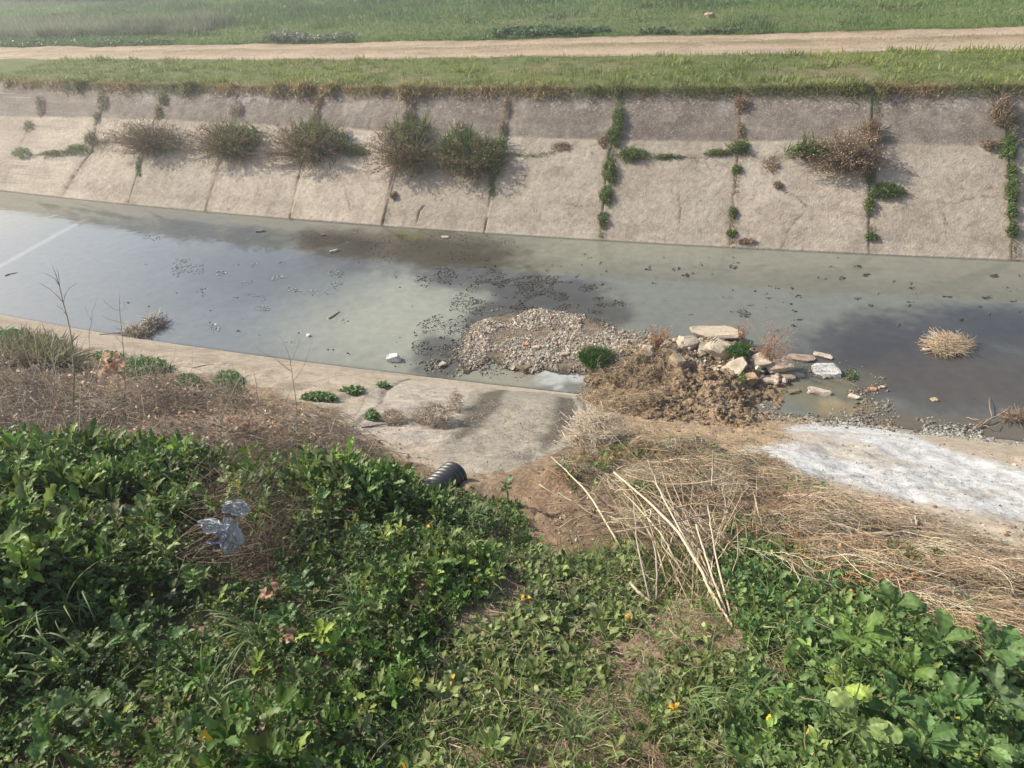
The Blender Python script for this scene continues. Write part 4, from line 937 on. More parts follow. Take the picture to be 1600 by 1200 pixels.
x2 = onz(1130, 665)[0]+rng.normal(0, .8, 1300); y2 = yn(x2)-rng.uniform(-.1, .55, 1300); s2 = np.exp(rng.normal(math.log(.014), .5, 1300)).clip(.005, .05)
b = pebbles(x2, y2, np.maximum(ZM(x2, y2), 0)+s2*.2, s2, [(.34,.26,.18), (.26,.2,.14), (.4,.34,.27)], None)
V, F, C = join(a, b)
stuff('earth_clods', V, F, C, 'mud', 'loose brown clods scattered over the earth mound and its foot', 'clods', smooth=False)
P_ms = hitpoly([(905,612),(925,570),(975,545),(1050,545),(1060,590),(1030,640),(960,650),(915,640)])
n = 1500; x, y = sample(P_ms, n); c = jitcol(pick([(.48,.36,.22), (.36,.26,.16), (.56,.46,.32), (.22,.16,.10)], n), n, .2)
V, F, C = straws(x, y, rng.uniform(.06, .35, n), rng.uniform(0, 6.3, n), rng.uniform(.0016, .0036, n), c, lift=rng.random(n)*.07, H=mound_h, bow=.3, tilt=rng.normal(0, .3, n))
stuff('mound_straw', V, F, C, 'straw', 'yellowish dry grass matted over the left half of the earth mound', 'straw')

# ================================================================== STONES AND BROKEN CONCRETE
def rock(name, px, py, wpx, dep, thick, az, label, cat, colr=(.46,.40,.32), group=None, seed=1, tilt=0., roll=0., H=None, lift=.0, boxy=.55, sub=4, cuts=7):
    r = np.random.default_rng(seed); H = H or ZM
    c = hit(px, py, H); L = dist_px(c, wpx)/2*1.1; dep = dep*1.2
    V, F = ICO[sub]; v = np.sign(V)*np.abs(V)**(boxy*.42); v /= np.abs(v).max()
    for k in range(cuts):
        d = r.normal(size=3)*A(1, 1, .35); d /= np.linalg.norm(d); q = v@d; lim = r.uniform(.55, .85)*q.max()
        v = v-np.clip(q-lim, 0, None)[:, None]*d
    nz = np.stack([fbm(v[:, 0]*1.7+seed+k*7, v[:, 1]*1.7+v[:, 2]*2.3, 1.6, 4, 210+k) for k in range(3)], 1)
    v = v*A(L, dep, thick)+nz*A(.16*L, .16*dep, .22*thick)
    R = rots(az, tilt, roll)[0]; v = v@R.T
    c = c+A(0, 0, lift)
    cc = mix(np.repeat(A(*colr)[None], len(v), 0), A(*colr)*.62, sstep(-.1, .5, fbm(v[:, 0]*6, v[:, 1]*6+v[:, 2]*5, 1.4, 3, seed+220)))
    cc = mix(cc, A(*colr)*1.18, sstep(.1, .5, nz[:, 1]))
    return tag(mesh_obj(name, v+c, [F], cc, 'stone', origin=c, smooth=False), label, cat, group)
GS = 'slabs of broken concrete on the mound'
tanc = (.52,.435,.33)
rock('concrete_slab', 1117, 527, 68, .13, .055, .10, 'long flat pale slab lying across the back of the mound', 'slab', tanc, GS, 1, .06, .25, lift=.09)
rock('concrete_slab', 1078, 541, 34, .12, .06, .55, 'pale slab slanting up under the left end of the long flat slab', 'slab', tanc, GS, 2, -.1, .3, lift=.06)
rock('boulder', 1125, 553, 36, .16, .14, -.5, 'big pale cracked boulder in the middle of the mound', 'boulder', tanc, None, 3, -.2, .3, lift=.08)
rock('boulder', 1098, 550, 20, .09, .08, .3, 'small rounded grey boulder left of the big cracked one', 'boulder', (.42,.37,.30), None, 4, 0, .2, lift=.05)
rock('concrete_slab', 1151, 578, 27, .17, .05, -.7, 'flat pale slab lying face up below the big cracked boulder', 'slab', tanc, GS, 5, -.1, .5, lift=.07)
rock('concrete_slab', 1183, 570, 28, .13, .07, .3, 'tan slab under the fanned reddish plant', 'slab', tanc, GS, 6, .1, .1, lift=.07)
rock('concrete_slab', 1210, 577, 46, .14, .045, .15, 'broad tan slab jutting over the water at the right end of the mound', 'slab', (.50,.40,.30), GS, 7, .12, .1, lift=.08)
rock('concrete_slab', 1219, 587, 34, .13, .04, .25, 'darker slab tucked beneath the broad jutting one', 'slab', (.30,.25,.20), GS, 8, .1, .1, lift=.02)
rock('concrete_slab', 1203, 596, 24, .08, .04, .1, 'small tan slab at the waterline under the jutting ones', 'slab', (.46,.37,.29), GS, 9, .05, .0, lift=.03)
rock('boulder', 1171, 598, 18, .09, .08, .4, 'rounded orange-brown boulder beside a green sprig on the mound', 'boulder', (.46,.31,.18), None, 10, 0, 0, lift=.05)
rock('boulder', 1135, 580, 16, .08, .06, .8, 'small pale stone wedged left of the face-up slab', 'stone', tanc, None, 11, 0, 0, lift=.04)
rock('boulder', 1056, 567, 18, .12, .08, .9, 'tan lump of stone beside the dark hollow in the mound', 'stone', (.44,.34,.24), None, 12, -.2, .2, lift=.05)
rock('boulder', 1011, 551, 12, .11, .09, 1.2, 'small tan upright stone left of the hollow on the mound', 'stone', (.46,.37,.28), None, 13, -.3, 0, lift=.05)
GW = 'stones lying in the water right of the mound'
rock('stone', 1252, 560, 38, .09, .035, -.15, 'long brown half-sunk slab in the water right of the jutting slabs', 'stone', (.33,.26,.20), GW, 20, H=Z)
rock('stone', 1286, 556, 26, .06, .03, -.35, 'narrow pale splinter of slab farthest from the bank in the water', 'stone', (.46,.39,.31), GW, 21, H=Z)
rock('stone', 1291, 583, 35, .13, .05, .1, 'whitish pointed slab sticking out of the water', 'stone', (.60,.58,.54), GW, 22, .1, .25, H=Z, lift=.02)
rock('stone', 1247, 587, 16, .06, .04, .2, 'small rounded pinkish tan stone near the jutting slabs', 'stone', (.50,.38,.28), GW, 23, H=Z)
rock('stone', 1280, 614, 33, .06, .05, -.2, 'loaf-shaped tan stone with dark wet side in the shallows', 'stone', (.50,.42,.33), GW, 24, H=Z)
rock('stone', 1335, 621, 16, .04, .035, -.4, 'small pale cream stone between the loaf-shaped stone and the rubble', 'stone', (.60,.52,.42), GW, 25, H=Z)
rock('stone', 1365, 609, 9, .035, .03, 0, 'tiny orange stone in the dark shallows', 'stone', (.50,.28,.15), GW, 26, H=Z)
rock('stone', 1459, 625, 10, .04, .03, .3, 'small yellowish stone at the edge of the brown shallows', 'stone', (.45,.36,.2), GW, 27, H=Z)
rock('stone', 1240, 613, 20, .05, .03, .3, 'low brown wet lump barely above the water left of the loaf-shaped stone', 'stone', (.22,.165,.11), GW, 28, H=Z)
rock('stone', 1447, 547, 9, .035, .03, .3, 'small pale stone against the left side of the floating twig clump', 'stone', (.62,.57,.45), GW, 29, H=Z)
GL = 'stones in the water left of the gravel bar'
rock('stone', 616, 562, 20, .075, .075, .2, 'white angular stone alone in the water near the concrete edge', 'stone', (.68,.66,.62), GL, 30, .2, 0, H=Z, lift=.02)
rock('stone', 691, 571, 14, .05, .045, .8, 'tan stone between the white stone and the gravel bar', 'stone', (.45,.38,.29), GL, 31, H=Z, lift=.01)
rock('stone', 482, 525, 8, .028, .028, 0, 'small pale round stone in the open water', 'stone', (.60,.58,.56), GL, 32, H=Z, lift=.01)
rock('stone', 407, 362, 13, .05, .035, .2, 'dark stone near the far water edge under the bush reflections', 'stone', (.19,.17,.15), GL, 33, H=Z, lift=.01)
rock('stone', 522, 394, 12, .045, .04, .6, 'grey stone with pale top beside the dark silt', 'stone', (.36,.34,.31), GL, 34, H=Z, lift=.01)
rock('stone', 505, 368, 8, .035, .03, .6, 'small dark stone beyond the pale-topped grey stone', 'stone', (.2,.18,.16), GL, 35, H=Z, lift=.01)
rock('stone', 694, 371, 15, .04, .02, .1, 'flat pale stone lying in the dark silt by the far slope', 'stone', (.45,.40,.34), GL, 36, H=Z, lift=.01)
rock('stone', 822, 540, 9, .035, .03, .1, 'reddish stone among the gravel', 'stone', (.50,.25,.16), None, 37, lift=.02)
rock('stone', 838, 545, 16, .05, .04, .1, 'largest pale stone on the gravel bar', 'stone', (.50,.43,.35), None, 38, lift=.02)
rock('stone', 880, 556, 14, .05, .04, .6, 'tan stone at the front of the gravel bar', 'stone', (.46,.38,.29), None, 39, lift=.02)
rock('mud_lump', 818, 577, 30, .10, .06, .1, 'lumpy brown mud spit separating the gravel from the pale scum', 'mud lump', (.24,.18,.12), None, 40, lift=-.01, boxy=.9)
rock('field_stone', 1108, 27, 17, .16, .14, .1, 'pale tan stone lying in the grass of the field beyond the road', 'stone', (.45,.35,.24), None, 41, H=Z, lift=.04, boxy=2.2)

P_rb = hitpoly([(1045,535),(1110,518),(1175,530),(1235,570),(1235,598),(1180,612),(1140,600),(1090,580),(1050,570)])
n = 900; x, y = sample(P_rb, n); sz = np.exp(rng.normal(math.log(.018), .6, n)).clip(.006, .07); k = (ZM(x, y) > .015); x, y, sz = x[k], y[k], sz[k]
V, F, C = pebbles(x, y, ZM(x, y)+sz*.35, sz, [(.50,.42,.32), (.42,.34,.25), (.34,.27,.2), (.54,.48,.40)], None)
stuff('broken_rubble', V, F, C, 'stone', 'small broken bits of pale concrete packed between the slabs on the mound', 'rubble', smooth=False)
P_bk = hitpoly([(945,520),(1000,515),(1060,528),(1060,560),(1000,560),(950,560)])
n = 1500; x, y = sample(P_bk, n); sz = np.exp(rng.normal(math.log(.012), .5, n)).clip(.005, .045)
V, F, C = pebbles(x, y, ZM(x, y)+sz*.3, sz, [(.42,.34,.25), (.36,.28,.20), (.50,.44,.36)], None)
stuff('mixed_gravel', V, F, C, 'stone', 'earthy gravel where the gravel bar runs into the left shoulder of the mound', 'gravel', smooth=False)

# ================================================================== PLANTS AND DRIFT IN THE CHANNEL
UP = A(0, 0, 1)
def drymany(name, px, py, hpx, n, spread, lean, label, cat, cols, group=None, H=None, rad=.004, fuzz=40, fs=.022):
    """dry plant: upright feathery stems fanning from one foot"""
    H = H or ZM; b = hit(px, py, H); h = dist_px(b, hpx)
    e = empty(name, b); tag(e, label, cat, group)
    a = rng.normal(0, spread, n)+lean; bb = rng.normal(0, spread*.8, n); L = h*rng.uniform(.55, 1.1, n); t = np.linspace(0, 1, 6)
    d = np.stack([np.sin(a), np.sin(bb), np.cos(a)], 1); d /= np.linalg.norm(d, axis=1, keepdims=True)
    P = d[:, None]*(L[:, None]*t[None])[:, :, None]+rng.normal(0, .006, (n, 6, 3)); P[:, 0] = rng.normal(0, .03, (n, 3))*A(1, 1, .1)
    V, F, C = tubes(P, np.linspace(rad, rad*.3, 6)[None]*np.ones((n, 1)), jitcol(pick(cols, n), n, .2))
    mesh_obj('stem', V, F, C, 'straw', parent=e)
    m = n*fuzz; si = rng.integers(0, n, m); tt = rng.uniform(.25, 1, m)
    q = d[si]*(L[si]*tt)[:, None]+rng.normal(0, .010, (m, 3))
    V, F, C = scat(TL, q, rots(rng.uniform(0, 6.3, m), rng.uniform(.1, 1.4, m), rng.uniform(-1, 1, m)), rng.uniform(.6, 1.3, m)*fs, rng.integers(0, 4, m), jitcol(pick(cols, m), m, .25))
    mesh_obj('foliage', V, F, C, 'leaf', parent=e)
RED = [(.34,.185,.115), (.42,.26,.17), (.27,.14,.09), (.48,.33,.23)]
drymany('dry_plant', 1026, 545, 44, 34, .28, 0, 'reddish brown feathery dry plant on the left of the mound', 'dry plant', RED, 'reddish dry plants on the mound')
drymany('dry_plant', 1158, 538, 38, 14, .25, -.05, 'narrow dark red dry plant behind the green cushion on the mound', 'dry plant', RED[:3], 'reddish dry plants on the mound')
drymany('dry_plant', 1188, 570, 70, 44, .34, .38, 'large reddish dry plant fanning out to the right over the slabs', 'dry plant', RED, 'reddish dry plants on the mound')
tuft('grass_tuft', 930, 562, 22, 14, .17, 2600, [(.060,.135,.025), (.085,.17,.03), (.045,.10,.02)], 'vivid green round grass tuft between gravel and mound', 'grass tuft', 'green tufts on the mound', size=.02, grassy=.85, H=ZM, normal=UP)
tuft('grass_tuft', 1155, 549, 16, 9, .13, 1500, [(.045,.11,.022), (.06,.14,.03)], 'dark green cushion right of the big cracked boulder', 'grass tuft', 'green tufts on the mound', size=.025, grassy=.6, H=ZM, normal=UP)
tuft('grass_tuft', 1005, 563, 8, 6, .08, 320, GREEN, 'small green sprig on the left half of the mound', 'grass tuft', 'green tufts on the mound', size=.025, H=ZM, normal=UP)
tuft('grass_tuft', 1161, 592, 7, 7, .10, 300, GREEN, 'small green sprig between slab and orange boulder', 'grass tuft', 'green tufts on the mound', size=.025, H=ZM, normal=UP)
tuft('grass_tuft', 1100, 564, 12, 6, .07, 360, [(.09,.12,.05), (.12,.14,.07)], 'dull green leaves below the small rounded boulder', 'grass tuft', 'green tufts on the mound', size=.025, H=ZM, normal=UP)
tuft('grass_tuft', 950, 592, 22, 8, .07, 600, [(.13,.15,.05), (.18,.19,.08), (.30,.24,.13)], 'yellowish green leaves at the left foot of the mound', 'grass tuft', 'green tufts on the mound', size=.025, H=ZM, normal=UP)
tuft('water_weed', 1330, 587, 11, 9, .05, 240, [(.16,.20,.10), (.12,.15,.08)], 'pale green weed floating right of the whitish pointed slab', 'water weed', None, size=.03, grassy=.2, H=Z, normal=UP)
def twig_ball(name, px, py, rx, ry, h, n, cols, label, cat, L=.3, H=None, rad=.0028, flat=.5, az0=None, group=None):
    H = H or Z; c, ex, ey = patch_axes(px, py, rx, ry, H)
    a = rng.uniform(0, 6.283, n); r = np.sqrt(rng.random(n))*.85; u, v = r*np.cos(a), r*np.sin(a)
    P0 = u[:, None]*ex+v[:, None]*ey; P0[:, 2] = h*np.sqrt(np.clip(1-r**2, 0, 1))*rng.random(n)**.5
    az = rng.uniform(0, 6.283, n) if az0 is None else az0+rng.normal(0, .75, n); el = rng.normal(0, flat, n)
    d = np.stack([np.cos(az)*np.cos(el), np.sin(az)*np.cos(el), np.sin(el)], 1)*(rng.uniform(.4, 1.2, n)*L)[:, None]
    t = np.linspace(-.5, .5, 5); bow = rng.normal(0, .15, (n, 3))*L
    P = P0[:, None]+d[:, None]*t[None, :, None]+bow[:, None]*(t**2*2)[None, :, None]
    P[..., 2] = np.maximum(P[..., 2], -.01)
    V, F, C = tubes(P, np.full((n, 5), rad)*rng.uniform(.5, 1.4, (n, 1)), jitcol(pick(cols, n), n, .2))
    return tag(mesh_obj(name, V+c, F, C, 'straw', origin=c), label, cat, group)
twig_ball('twig_clump', 1481, 541, 37, 17, .11, 700, [(.48,.36,.23), (.38,.27,.17), (.58,.47,.33)], 'rounded clump of tan dry twigs stranded in the dark water', 'twig clump', L=.36, flat=.28, az0=-.35)
twig_ball('debris_raft', 243, 508, 15, 8, .12, 130, [(.34,.29,.23), (.22,.18,.14), (.46,.40,.33)], 'upper dark heap of drift twigs in the water against the left concrete edge', 'drift heap', L=.42, rad=.006, group='drift heaps at the left concrete edge')
twig_ball('debris_raft', 215, 521, 28, 6, .08, 150, [(.34,.28,.20), (.24,.19,.14), (.44,.37,.28)], 'lower paler heap of drift twigs lying on the left concrete edge', 'drift heap', L=.42, rad=.0055, H=Z, group='drift heaps at the left concrete edge')
twig_ball('twig_heap', 712, 640, 13, 12, .10, 260, [(.36,.30,.23), (.27,.21,.15), (.46,.39,.31)], 'pale dry twigs piled at the left edge of the wet outfall', 'twig heap', L=.16, H=Z, rad=.0022, group='twig heaps left of the outfall')
twig_ball('twig_heap', 672, 662, 40, 13, .10, 620, [(.34,.27,.19), (.24,.18,.12), (.46,.38,.28)], 'long mat of pale dry twigs on brown soil left of the outfall', 'twig heap', L=.18, H=Z, rad=.0022, group='twig heaps left of the outfall')
twig_ball('twig_heap', 615, 660, 22, 10, .07, 260, [(.34,.27,.19), (.26,.2,.14)], 'thin scatter of dry twigs at the left end of the long mat', 'twig heap', L=.2, H=Z, rad=.002, group='twig heaps left of the outfall')
twig_ball('twig_heap', 925, 690, 42, 20, .14, 800, [(.50,.41,.30), (.36,.28,.19), (.60,.52,.41)], 'pale dry grass and twigs heaped right of the outfall above the straw', 'twig heap', L=.3, H=Z, rad=.0022, az0=-.5)
twig_ball('twig_clump', 1585, 655, 20, 7, .08, 140, [(.32,.23,.16), (.22,.16,.11)], 'brown drift twigs at the far right water edge', 'twig clump', L=.3)
tuft('grass_patch', 985, 700, 38, 8, .07, 900, [(.14,.17,.06), (.10,.14,.04), (.30,.25,.13)], 'short yellowish green grass on tan earth above the straw', 'grass tuft', None, size=.03, grassy=.6, H=Z, normal=A(0, .4, .9))
G2 = 'small green weeds along the left concrete strip'
for px, py, rx, ry, h, n, lab in [(358,600,22,15,.16,1500,'bright green round weed on the edge of the left concrete strip'),(228,575,34,12,.16,1500,'dark green weeds spreading on the soil below the drift heaps'),(292,597,22,8,.10,700,'low green weeds left of the bright round one'),
     (20,535,34,16,.22,1600,'bright green weeds at the left edge of the picture above dead brush'),(552,612,17,5,.06,420,'small green weed on the concrete strip left of the outfall'),(500,622,26,6,.07,560,'thin green weeds along the lower edge of the concrete strip'),
     (582,652,8,5,.07,220,'tiny green weed beside the twig heaps'),(170,560,22,9,.10,500,'pale green weeds near the tallest dead stem'),(598,603,8,3,.03,120,'tiny green sprig at the crack in the concrete strip')]:
    tuft('green_weed', px, py, rx, ry, h, n, [(.10,.19,.04), (.075,.15,.035), (.14,.22,.06)], lab, 'weed', G2, size=.045, grassy=.15, H=Z, normal=A(0, .45, .9))
tuft('wispy_bush', 60, 560, 62, 22, .34, 3200, [(.17,.17,.08), (.12,.13,.05), (.24,.21,.11)], 'wispy olive bush of fine grass-like stems at the left edge', 'bush', None, size=.03, grassy=.8, H=Z, normal=A(0, .45, .9))

# ================================================================== CUT STALKS
def smooth_path(P, K=14, wob=.004):
    P = np.asarray(P); d = np.r_[0, np.cumsum(np.linalg.norm(np.diff(P, axis=0), axis=1))]; t = np.linspace(0, d[-1], K)
    Q = np.stack([np.interp(t, d, P[:, k]) for k in range(3)], 1)
    for _ in range(2): Q[1:-1] = (Q[:-2]+2*Q[1:-1]+Q[2:])/4
    Q[1:-1] += rng.normal(0, wob, (K-2, 3)); return Q
def stalk(name, pts, lifts, r0, r1, label, cat, group, colr=(.47,.385,.27), nodes=True):
    P = [hit(px, py, lift=l) for (px, py), l in zip(pts, lifts)]
    K = 16; Q = smooth_path(P, K, .002); base = Q[-1].copy()
    rr = np.linspace(r1, r0, K)*.62
    if nodes: rr = rr*(1+.16*(np.arange(K) % 4 == 0))
    c = jitcol(colr if rng.random() < .6 else (.36,.31,.25), 1, .25, .05)
    V, F, C = tubes((Q-base)[None], rr[None], c, 6)
    C = C*(.85+.3*_tab[(np.arange(len(C))//18)*31+int(pts[0][0])])[:, None]
    return tag(mesh_obj(name, V+base, F, C, 'straw', origin=base), label, cat, group)
GK = 'cut stalks leaning over the straw'
for pts, lf, r0, r1, lab in [
 ([(862,715),(895,745),(921,772),(950,820),(974,863)],[.10,.22,.26,.18,.04],.011,.007,'pale stalk arching from the outfall side, leftmost of the long ones'),
 ([(959,738),(1000,772),(1033,805),(1062,831),(1090,880),(1118,940)],[.30,.36,.34,.30,.18,.05],.015,.010,'thickest pale stalk, its blunt end up among the straw'),
 ([(1012,718),(1030,765),(1050,805),(1075,850),(1100,900),(1130,960)],[.22,.34,.36,.26,.12,.03],.011,.006,'long thin stalk just right of the thickest one'),
 ([(989,775),(992,800),(994,840),(1003,885),(1015,936)],[.20,.22,.20,.14,.04],.008,.006,'greyish stalk standing left of two near-parallel ones'),
 ([(1008,818),(1022,850),(1027,881),(1025,938)],[.20,.20,.16,.03],.008,.006,'short straight stalk right beside the greyish one'),
 ([(975,770),(997,793),(1033,834),(1055,875),(1078,912)],[.24,.26,.24,.16,.04],.010,.006,'grey-brown stalk crossing under the thickest one'),
 ([(962,831),(1000,826),(1038,819),(1112,802)],[.22,.26,.28,.22],.008,.006,'pale stalk lying crosswise, lower of the two crosswise ones'),
 ([(955,812),(1000,810),(1044,800),(1090,785),(1127,768)],[.18,.26,.30,.28,.2],.009,.005,'pale stalk lying crosswise, upper of the two crosswise ones'),
 ([(1060,827),(1090,818),(1132,804),(1150,797),(1160,788)],[.26,.26,.24,.22,.2],.007,.004,'thin curved stalk pointing right toward the white spill'),
 ([(1088,820),(1100,860),(1112,900),(1135,960)],[.34,.26,.14,.03],.010,.008,'stout upright stalk in the lower bundle, leftmost there'),
 ([(1106,790),(1112,830),(1120,880),(1142,962)],[.36,.30,.20,.03],.009,.006,'stalk standing behind the lower bundle, its tip highest'),
 ([(984,910),(996,924),(1016,941)],[.06,.05,.03],.015,.014,'short thick cut piece lying on bare reddish soil'),
 ([(1128,762),(1136,795),(1146,836)],[.34,.26,.06],.009,.007,'short stalk standing right of the bundle, toward the weeds'),
 ([(1178,770),(1184,800),(1197,836)],[.26,.20,.04],.008,.006,'short stalk alone near the right hand weeds'),
 ([(1115,704),(1114,730),(1112,760)],[.50,.34,.20],.010,.010,'stub standing upright at the top of the straw'),
 ([(957,826),(962,842),(969,860)],[.14,.10,.02],.008,.007,'small stub beside the foot of the leftmost long stalk'),
 ([(1066,828),(1097,851),(1127,881)],[.30,.24,.10],.006,.004,'thin twig slanting from the thickest stalk down to the right'),
 ([(1058,822),(1045,855),(1029,893)],[.22,.16,.03],.008,.006,'stalk leaning the other way, down to the left'),
 ([(871,769),(905,790),(941,812)],[.12,.18,.12],.004,.003,'thin twig on the bare strip left of the long stalks'),
 ([(931,786),(915,802),(895,820)],[.10,.08,.03],.005,.004,'thin dark twig pointing down left on the bare strip'),
 ([(1100,905),(1118,935),(1145,980)],[.14,.08,.02],.010,.009,'lowest stalk of the bundle, ending in the weeds'),
 ([(1168,1012),(1185,1040),(1178,1075)],[.05,.05,.02],.008,.006,'bent reddish twig lying on the bare soil low on the right'),
]: stalk('cut_stalk', pts, lf, r0, r1, lab, 'stalk', GK)
n = 120; t0 = np.array([hit(rng.uniform(930, 1190), rng.uniform(735, 830), lift=.24) for _ in range(n)]); t1 = np.array([hit(rng.normal(1100, 38), rng.uniform(850, 950), lift=.02) for _ in range(n)]); t1[::3] = t0[::3]+rng.normal(0, .3, t0[::3].shape)*A(1, 1, .2)
t = np.linspace(0, 1, 8)[None, :, None]; P = t0[:, None]*(1-t)+t1[:, None]*t+rng.normal(0, .004, (n, 8, 3))+rng.normal(0, .05, (n, 1, 3))*np.sin(t*np.pi)
V, F, C = tubes(P, np.linspace(.0016, .0042, 8)[None]*rng.uniform(.5, 1.3, (n, 1)), jitcol(pick([(.42,.33,.21), (.32,.24,.15), (.52,.43,.30)], n), n, .2))
stuff('thin_stalks', V, F, C, 'straw', 'sheaf of thin dry stalks around the lower bundle of cut stalks', 'stalks')

# ================================================================== DEAD SAPLINGS, LEFT
FH = fwd*A(1, 1, 0); FH /= np.linalg.norm(FH)
def up_at(base, px, py, back=0.):
    v = ray(px, py); return CAM+v*(((base-CAM)@FH+back)/(v@FH))
def sapling(pts, branches, r, label, colr=(.30,.225,.17), seeds=0):
    b = hit(*pts[0]); K = 12
    P = [b]+[up_at(b, *p, back=.12*k) for k, p in enumerate(pts[1:], 1)]
    e = empty('dead_stem', b); tag(e, label, 'dead stem', 'dead stems standing on the left bank')
    Q = smooth_path(P, K, .004)
    r = r*.72; V, F, C = tubes((Q-b)[None], np.linspace(r, r*.35, K)[None], jitcol(colr, 1), 5); mesh_obj('stem', V, F, C, 'straw', parent=e)
    for br in branches:
        Pb = [up_at(b, *p, back=.12+.06*k) for k, p in enumerate(br)]
        j = np.argmin(np.linalg.norm(Q-Pb[0], axis=1)); Pb[0] = Q[j]
        Qb = smooth_path(Pb, 7, .003); V, F, C = tubes((Qb-b)[None], np.linspace(r*.45, r*.2, 7)[None], jitcol(colr, 1), 4); mesh_obj('branch', V, F, C, 'straw', parent=e)
    return e
sapling([(112,655),(115,600),(117,565),(108,505),(98,465),(86,425),(78,408)], [[(100,470),(88,458),(60,440),(52,436)],[(96,462),(105,450),(120,443)],[(108,492),(98,482),(84,474)],[(92,445),(84,432),(62,424)],[(90,440),(92,428),(88,418)]], .011, 'tallest bare dead stem with side twigs, rising over the water at the far left')
sapling([(117,652),(140,612),(150,585),(160,555),(165,543)], [[(150,585),(160,560),(170,541)]], .011, 'pale bent stick with curled brown leaves, right of the tallest dead stem', (.50,.41,.32))
sapling([(192,640),(196,600),(194,560),(190,520),(186,470),(187,455)], [[(190,515),(172,500),(153,490)],[(188,495),(172,482),(160,468)],[(188,490),(196,480),(194,470)],[(192,540),(183,530),(180,520)]], .008, 'thin bare stem with long left branches in front of the drift heaps')
sapling([(138,600),(139,550),(140,510),(145,485),(152,465)], [[(140,505),(135,490),(134,475)]], .006, 'slender stem with one dry leaf at its tip, between two taller dead stems')
sapling([(466,690),(464,640),(459,600),(453,560),(452,545)], [[(455,580),(430,560),(400,545),(392,538)],[(457,590),(445,575),(430,562)],[(455,560),(465,545),(470,525)],[(453,550),(445,530),(432,520)],[(460,600),(475,575),(488,530)]], .007, 'fine branching dead weed in front of the outfall end of the water')
sapling([(420,690),(436,650),(450,620),(458,600)], [[(440,640),(452,618),(455,590)]], .006, 'thin leaning twig crossing left of the fine branching dead weed', (.42,.33,.25))
sapling([(331,690),(350,645),(365,610),(376,588)], [[(350,645),(345,620),(340,600)],[(365,610),(360,600),(352,590)]], .008, 'pale stick leaning right among curled brown leaves', (.46,.37,.29))
sapling([(216,690),(220,650),(217,620),(226,590)], [[(218,640),(208,625),(200,610)]], .006, 'short crooked twig at the edge of the green weeds')
sapling([(178,680),(184,640),(196,610),(210,592)], [[(190,620),(186,600),(176,585)]], .006, 'short pale twig curving right between two dead stems', (.42,.33,.25))
sapling([(268,640),(270,600),(272,575)], [], .004, 'small straight twig near the bright green round weed')
sapling([(520,705),(545,665),(565,635),(583,600)], [[(545,665),(560,662),(588,645)],[(535,680),(560,665),(600,655)]], .005, 'thin curved twig leaning over the outfall concrete', (.30,.23,.17))
for k, (px, py, s) in enumerate([(165,570,.14),(170,560,.11),(145,480,.0),(365,655,.12),(375,662,.10),(430,665,.08)]):
    if s: 
        c = up_at(hit(px, py+60), px, py) if k < 2 else hit(px, py, lift=.15)
        n = 9; lf = [leaf(nseg=5, W=.55, arch=1.2, fold=.7, pet=.1, seed=k+60+j) for j in range(3)]
        V, F, C = scat(lf, c+rng.normal(0, .035, (n, 3)), rots(rng.uniform(0, 6.3, n), rng.uniform(-1.4, .3, n), rng.uniform(-1.5, 1.5, n)), np.full(n, s), rng.integers(0, 3, n), jitcol((.50,.35,.25), n, .2))
        tag(mesh_obj('withered_leaves', V, F, C, 'leaf', origin=c), ['curled pale brown leaves hanging on the bent stick','curled brown leaves just under those on the bent stick','','curled brown leaves caught in dead brush above the green weeds','withered leaves at the foot of the leaning pale stick','orange-brown withered leaves near the fine branching weed'][k], 'dry leaves', 'withered leaf clusters')
# thin reeds standing in the field
for px, py, h, lab in [(620,14,26,'thin dark post standing alone in the field beyond the road'),(868,52,40,'thin pale stalk standing in the field, leftmost of four'),(895,50,34,'thin pale stalk in the field, second of four'),(892,46,28,'thin pale stalk close behind the second field stalk'),(945,27,14,'short pale stalk in the field, right of the taller ones')]:
    b = hit(px, py); hh = dist_px(b, h)*1.1; Q = smooth_path([b, b+A(.02, 0, hh*.5), b+A(.05, 0, hh)], 8, .01)
    V, F, C = tubes((Q-b)[None], np.linspace(.02, .012, 8)[None], A(.10, .09, .07)[None] if px == 620 else A(.33, .32, .24)[None], 5)
    tag(mesh_obj('field_stalk', V+b, F, C, 'straw', origin=b), lab, 'stalk', 'stalks standing in the field')
# drift branches, right
def branchy(name, paths, r, label, colr, group=None):
    base = hit(*paths[0][0]); V_ = []
    for i, p in enumerate(paths):
        Q = smooth_path([hit(px, py, H=lambda x, y: np.maximum(Z(x, y), 0), lift=(.02+.06*(k % 2) if r < .0125 and len(paths) > 1 else .006)) for k, (px, py) in enumerate(p)], 9, .003 if len(paths) == 1 else .006)
        V_.append(tubes(Q[None], np.linspace(r, r*.5, 9)[None]*(1 if i == 0 else .65), jitcol(colr, 1), 5))
    V, F, C = join(*V_)
    return tag(mesh_obj(name, V, F, C, 'straw', origin=base), label, 'branch', group)
branchy('drift_branch', [[(1530,668),(1550,652),(1580,640)],[(1550,652),(1545,630),(1546,622)],[(1540,660),(1525,655),(1510,652)],[(1560,648),(1572,642),(1578,634)],[(1535,665),(1550,668),(1562,662)],[(1520,672),(1532,660),(1545,655)]], .012, 'brown forked drift branch lying in the dark shallows at the right', (.36,.25,.18))
branchy('drift_branch', [[(1355,615),(1338,603),(1325,597)],[(1340,604),(1333,604),(1328,608)]], .006, 'thin dark twig in the shallows right of the loaf-shaped stone', (.2,.15,.1))
branchy('drift_branch', [[(1190,722),(1197,712),(1203,706)]], .010, 'short dark stick poking from the straw against the white spill', (.22,.15,.1))
